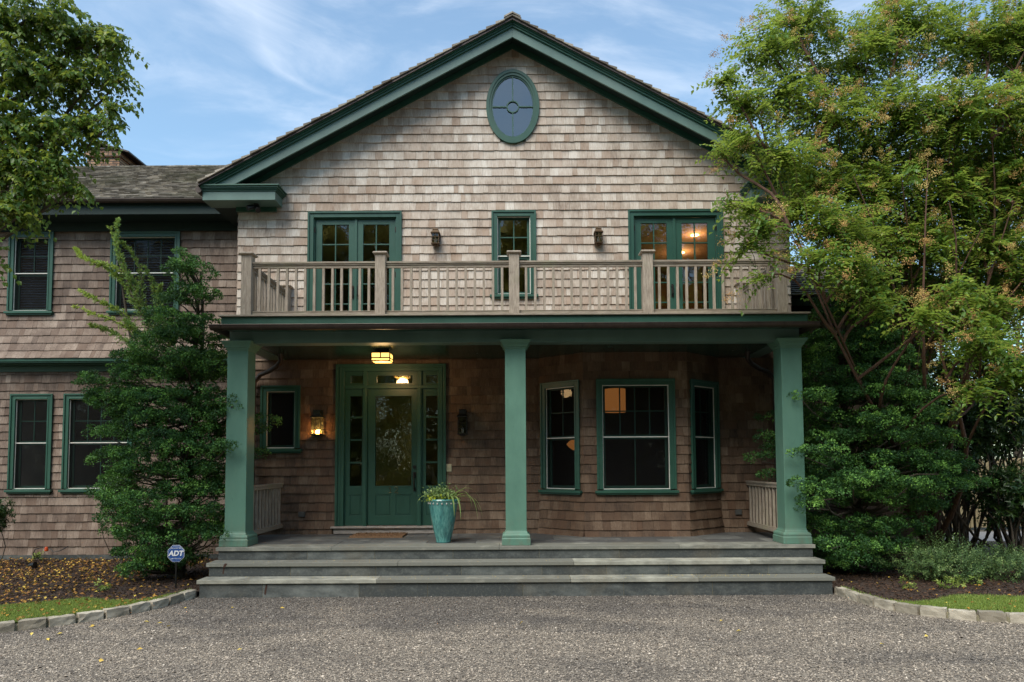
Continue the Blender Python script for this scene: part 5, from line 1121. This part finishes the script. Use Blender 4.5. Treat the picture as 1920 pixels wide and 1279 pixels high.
def shrub(name, label, c, r, mat, seed, n=900, lsz=(.05, .022), stems=8, sl=.2, cat='shrub', base=None, nleaf=8, up=.5, barkm=None, sr=.012):
    global rng; rng = np.random.default_rng(seed); c = np.array(c, float); r = np.array(r, float); base = np.array(base if base is not None else (c[0], c[1], .06), float); e = empty(name, label, cat, tuple(base)); tr = MB()
    u = norm(rng.normal(0, 1, (n, 3))); lump = 1+.28*np.sin(u[:, 0]*5+seed)+.18*np.sin(u[:, 2]*7+u[:, 1]*4+seed); P0 = c+u*(rng.random(n)[:, None]**.4)*r*lump[:, None]; sd_ = norm(u+rng.normal(0, .4, (n, 3))+[0, 0, up])
    for k in range(stems): limb(tr, curve_pts(base+rng.normal(0, .06, 3)*[1, 1, 0], P0[k*3], .0, .08, 6), sr, sr*.3, 6)
    VS, FS, TS = [], [], []; nv_ = 0; tone = rng.random(n)*.7; ref = norm(np.cross(sd_, rng.normal(0, .6, (n, 3))+[0, 0, 1.]))
    for q_ in range(nleaf):
        a = q_*2.4; side = norm(ref*math.cos(a)+np.cross(sd_, ref)*math.sin(a)); P = P0+sd_*(sl*(q_+.5)/nleaf); D = norm(side+sd_*.6); T = np.c_[np.clip(tone+rng.normal(0, .15, n)+.25*q_/nleaf, 0, 1), rng.random(n)*.3, rng.random(n)]
        V, Fq, T2 = leaves(P, D, sd_, rng.uniform(.7, 1.2, n)*lsz[0], rng.uniform(.8, 1.1, n)*lsz[1], T, .2); VS.append(V); FS.append(Fq+nv_); TS.append(T2); nv_ += len(V)
    cloud_mesh('foliage', np.concatenate(VS), np.concatenate(FS), np.concatenate(TS), mat, e); keep(tr.build('stem', barkm or M['bark'], smooth=True, recalc=False), e); return e
g = lambda x, y: ground(x, y, .08)
shrub('azalea_shrub', 'low grey-green spreading shrub at the right lawn edge nearest the steps', tuple(at(1765, 1055, .1)), (.62, .45, .26), M['azalea'], 51, 1100, (.042, .016), 16, .16)
shrub('azalea_shrub', 'low sprawling shrub with paler tips against the right picture edge', tuple(at(1880, 1062, .25)), (.65, .45, .2), M['azalea'], 52, 800, (.042, .016), 16, .16)
for k, (x, y, Y, rx, rz, lab, yb) in enumerate(((1800, 800, 2.3, .9, .75, 'dark leathery shrub on tall bare stems just behind the reddish trunks', 1030), (1890, 760, 2.0, .9, 1.0, 'tall dark evergreen shrub at the right picture edge under the seed heads', 1030), (1905, 930, 1.4, .4, .5, 'lighter upright shrub in front of the fence at the right picture edge', 1040), (1760, 905, 2.9, .55, .45, 'dark evergreen shrub between the broad cypress and the fence', 1030))):
    c = at(x, y, Y); shrub('evergreen_shrub', lab, tuple(c), (rx, .7, rz), M['rhodo'], 60+k, 900 if k != 2 else 500, (.11, .04), 22, .16, base=(c.x, c.y, .06), nleaf=7, sr=.028)
shrub('evergreen_shrub', 'small dark bush poking in beside the lower left wing window', tuple(at(-12, 965, 1.9)), (.28, .3, .22), M['rhodo'], 70, 260, (.06, .025), 6, .1)
shrub('evergreen_shrub', 'dense low bush of dark leaves behind the foot of the left cypress', tuple(at(230, 930, 2.2)), (.42, .35, .42), M['rhodo'], 71, 500, (.06, .025), 6, .12)
for k, (x, y, lab) in enumerate(((1700, 1104, 'bright green seedling nearest the steps on the right lawn edge'), (1772, 1104, 'bright green seedling left of a pair on the right lawn edge'), (1800, 1103, 'bright green seedling between two others on the right lawn edge'), (1830, 1098, 'bright green seedling farthest from the steps on the right lawn edge'), (190, 1108, 'tiny green seedling at the upper edge of the left lawn'), (72, 1050, 'small light green weed in the mulch below the left wing windows'))):
    p = g(x, y); shrub('seedling', lab, (p.x, p.y, .15), (.07, .05, .06), M['grass'], 80+k, 12, (.05, .026), 3, .06, 'seedling', nleaf=6, sr=.003)

# background
def far_tree(label, base, h, r, seed, mat=None):
    b = np.array(base, float); rr = np.random.default_rng(seed); lobes = []
    for k in range(12):
        a = rr.random()*6.28; f = rr.uniform(.3, .95); q_ = r*(1-.6*abs(f-.55)); lobes.append(((b[0]+math.cos(a)*q_*.7, b[1]+math.sin(a)*q_*.7, b[2]+h*f), (r*.5, r*.5, h*.14)))
    broadleaf('broadleaf_tree', label, base, [(b[0]+rr.normal(0, .4), b[1], b[2]+h*.8), (b[0]+rr.normal(0, .8), b[1], b[2]+h*.7)], lobes, mat or M['bgleaf'], M['bark'], seed, shoots=24, nleaf=10, lsz=(.16, .10), sl=.7, trunk_r=h*.022, backgr=True, twr=.012)
for k, (x, y, h, r, lab) in enumerate(((13, 12, 8.0, 3., 'mid green tree beyond the fence, seen between the reddish trunks'), (19, 15, 9.5, 3.6, 'tall pale green tree beyond the fence at the right picture edge'), (9.5, 17, 8.0, 3., 'tree behind the right wing roof, glimpsed through the reddish tree'), (-15.5, 11, 9.5, 3.2, 'tree rising behind the left wing roof beside the chimney'))):
    far_tree(lab, (x, y, -.02), h, r, 90+k)
fe = empty('wooden_fence', 'weathered board fence standing behind the right-hand shrubs', 'fence', (13, 9, 0)); mb = MB(); x = 8.6
while x < 22: mb.box(x, x+.135, 9., 9.022, .05, 2.0+random.uniform(-.02, .02)); x += .155
keep(mb.build('board_panel', M['fence']), fe); mb = MB(); mb.box(8.6, 22, 9.023, 9.06, .5, .6); mb.box(8.6, 22, 9.023, 9.06, 1.6, 1.7); keep(mb.build('rail', M['fence']), fe)
for k in range(7): mb = MB(); mb.box(8.7+k*2.1, 8.8+k*2.1, 9.06, 9.16, 0, 1.95); keep(mb.build('post', M['fence']), fe)

# woodland behind the camera: what the windows mirror
rng = np.random.default_rng(5); n = 90000
X = rng.uniform(-34, 34, n); hgt = 17.+2.2*np.sin(X*.35)+1.6*np.sin(X*.9+1)+1.2*np.sin(X*2.1); hgt = np.minimum(hgt, 17.5); Z = rng.random(n)**.9*hgt; Y = -28+3.2*np.sin(X*.5)+rng.normal(0, 1.6, n)+ .8*np.sin(Z*1.3+X)
P = np.c_[X, Y, Z]; V, Fq, T2 = leaves(P, rng.normal(0, 1, (n, 3)), norm(rng.normal(0, 1, (n, 3))+[0, .5, .5]), rng.uniform(.35, .8, n), rng.uniform(.25, .5, n), np.c_[np.clip(rng.random(n)*.5+.3*np.sin(X*.7)**2, 0, 1), rng.random(n)*.6*(np.sin(X*.4+2) > .3), rng.random(n)])
M['woodland'] = leaf_mat('woodland_leaf', [(0., (.06, .10, .03)), (.5, (.22, .27, .06)), (1., (.55, .42, .10))], .6, .7)
o = cloud_mesh('woodland', V, Fq, T2, M['woodland']); o['kind'] = 'stuff'

# yard sign
sp = at(330, 1038, -.22); e = empty('yard_sign', 'small blue octagonal alarm sign on a stake in front of the left cypress', 'sign', (sp.x, sp.y, .07))
M['sign_blue'] = plain('sign_blue', (.02, .075, .27), .35, var=.05); M['sign_white'] = plain('sign_white', (.75, .76, .78), .4, var=.03)
fs = dict(O=(sp.x, sp.y, sp.z), U=(1, 0, 0), Nn=(0, -1, 0)); R8 = .135
def octo(r, n0, n1, mb): mb.extrude([(r*math.cos(math.pi/8+k*math.pi/4), n0, r*math.sin(math.pi/8+k*math.pi/4)) for k in range(8)], (0, n1-n0, 0))
mb = MB(**fs); octo(R8, -.006, 0, mb); keep(mb.build('sign_face', M['sign_white']), e)
mb = MB(**fs); octo(R8*.965, .0005, .002, mb); bf = keep(mb.build('blue_face', M['sign_blue']), e)
mb = MB(**fs); octo(R8*.87, .0025, .0035, mb); keep(mb.build('border_line', M['sign_white']), e)
mb = MB(**fs); octo(R8*.85, .004, .005, mb); keep(mb.build('inner_face', M['sign_blue']), e)
mb = MB(); mb.box(sp.x-.012, sp.x+.012, sp.y+.007, sp.y+.02, -.02, sp.z+.05); keep(mb.build('stake', M['black']), e)
def text(s, x, z, size, n, mat, name, shear=0., bold=0., fr_y=None):
    cu = bpy.data.curves.new(name, 'FONT'); cu.body = s; cu.size = size; cu.align_x = 'CENTER'; cu.align_y = 'CENTER'; cu.extrude = .0008; cu.shear = shear; cu.offset = bold
    ob = bpy.data.objects.new(name, cu); COL.objects.link(ob); bpy.context.view_layer.update()
    me = bpy.data.meshes.new_from_object(ob); bpy.data.objects.remove(ob); me.materials.clear(); me.materials.append(mat)
    o = bpy.data.objects.new(name, me); COL.objects.link(o); o.rotation_euler = (R_(90), 0, 0); o.location = (x, n, z)
    M_ = Matrix.Translation((x, n, z)) @ Matrix.Rotation(R_(90), 4, 'X'); me.transform(M_); o.location = (0, 0, 0); o.rotation_euler = (0, 0, 0); keep(o, e); return o
text('ADT', sp.x, sp.z+.001, .105, sp.y-.0095, M['sign_white'], 'lettering', .2, .004)
text('Secured by', sp.x, sp.z+.083, .032, sp.y-.006, M['sign_white'], 'lettering')
text('1-800-ADT-ASAP', sp.x, sp.z-.075, .022, sp.y-.006, M['sign_white'], 'lettering')
# orange marker on a black cable, garden spotlight
p = at(87, 1030, 2.6); mb = MB(); mb.stack(p.x, p.y, [(.02, p.z-.04), (.032, p.z-.03), (.034, p.z+.02), (.02, p.z+.045)], 12, 0); o = mb.build('orange_marker', plain('orange_plastic', (.75, .10, .02), .4), smooth=True); tag(o, 'small orange cap on the cable by the left wing foundation', 'marker')
mb = MB(); pts = [(q_[0], q_[1]) for q_ in ((66, 1050), (62, 1038), (66, 1030), (78, 1027), (95, 1029), (100, 1035), (112, 1033), (122, 1028), (128, 1024))]; mb.tube([at(a_, b_, 2.6) for a_, b_ in pts], .008, 6); o = mb.build('cable', M['black'], smooth=True); tag(o, 'loose black cable looping up against the left wing foundation', 'cable')
p = g(58, 1066); mb = MB(); mb.tube([(p.x, p.y, .09), (p.x, p.y, .13)], .02, 8); mb.tube([(p.x-.03, p.y, .12), (p.x+.01, p.y-.01, .135), (p.x+.09, p.y-.02, .15)], [.035, .05, .055], 12); o = mb.build('garden_spotlight', M['black'], smooth=True); tag(o, 'small black garden spotlight lying in the left leaf-strewn bed', 'garden light')
# rust streaks on the left end of the steps
for (a_, b_, w_, y_, zt_, zl_) in ((421, 1058, .035, -.3245, .452, .40), (498, 1098, .028, -.5995, .19, .05), (419, 1066, .02, -.2945, .40, .30)):
    c = at(a_, b_, y_); mb = MB(); mb.add([(c.x-w_*.7, y_, zl_), (c.x+w_*.1, y_, zl_-.01), (c.x+w_, y_, zt_-.01), (c.x+w_*1.2, y_, zt_), (c.x+w_*.1, y_, zt_+.002), (c.x-w_*.4, y_, (zt_+zl_)/2)], [(0, 1, 2, 3, 4, 5)])
    keep(mb.build('rust_stain', M['rust'], recalc=False), st)
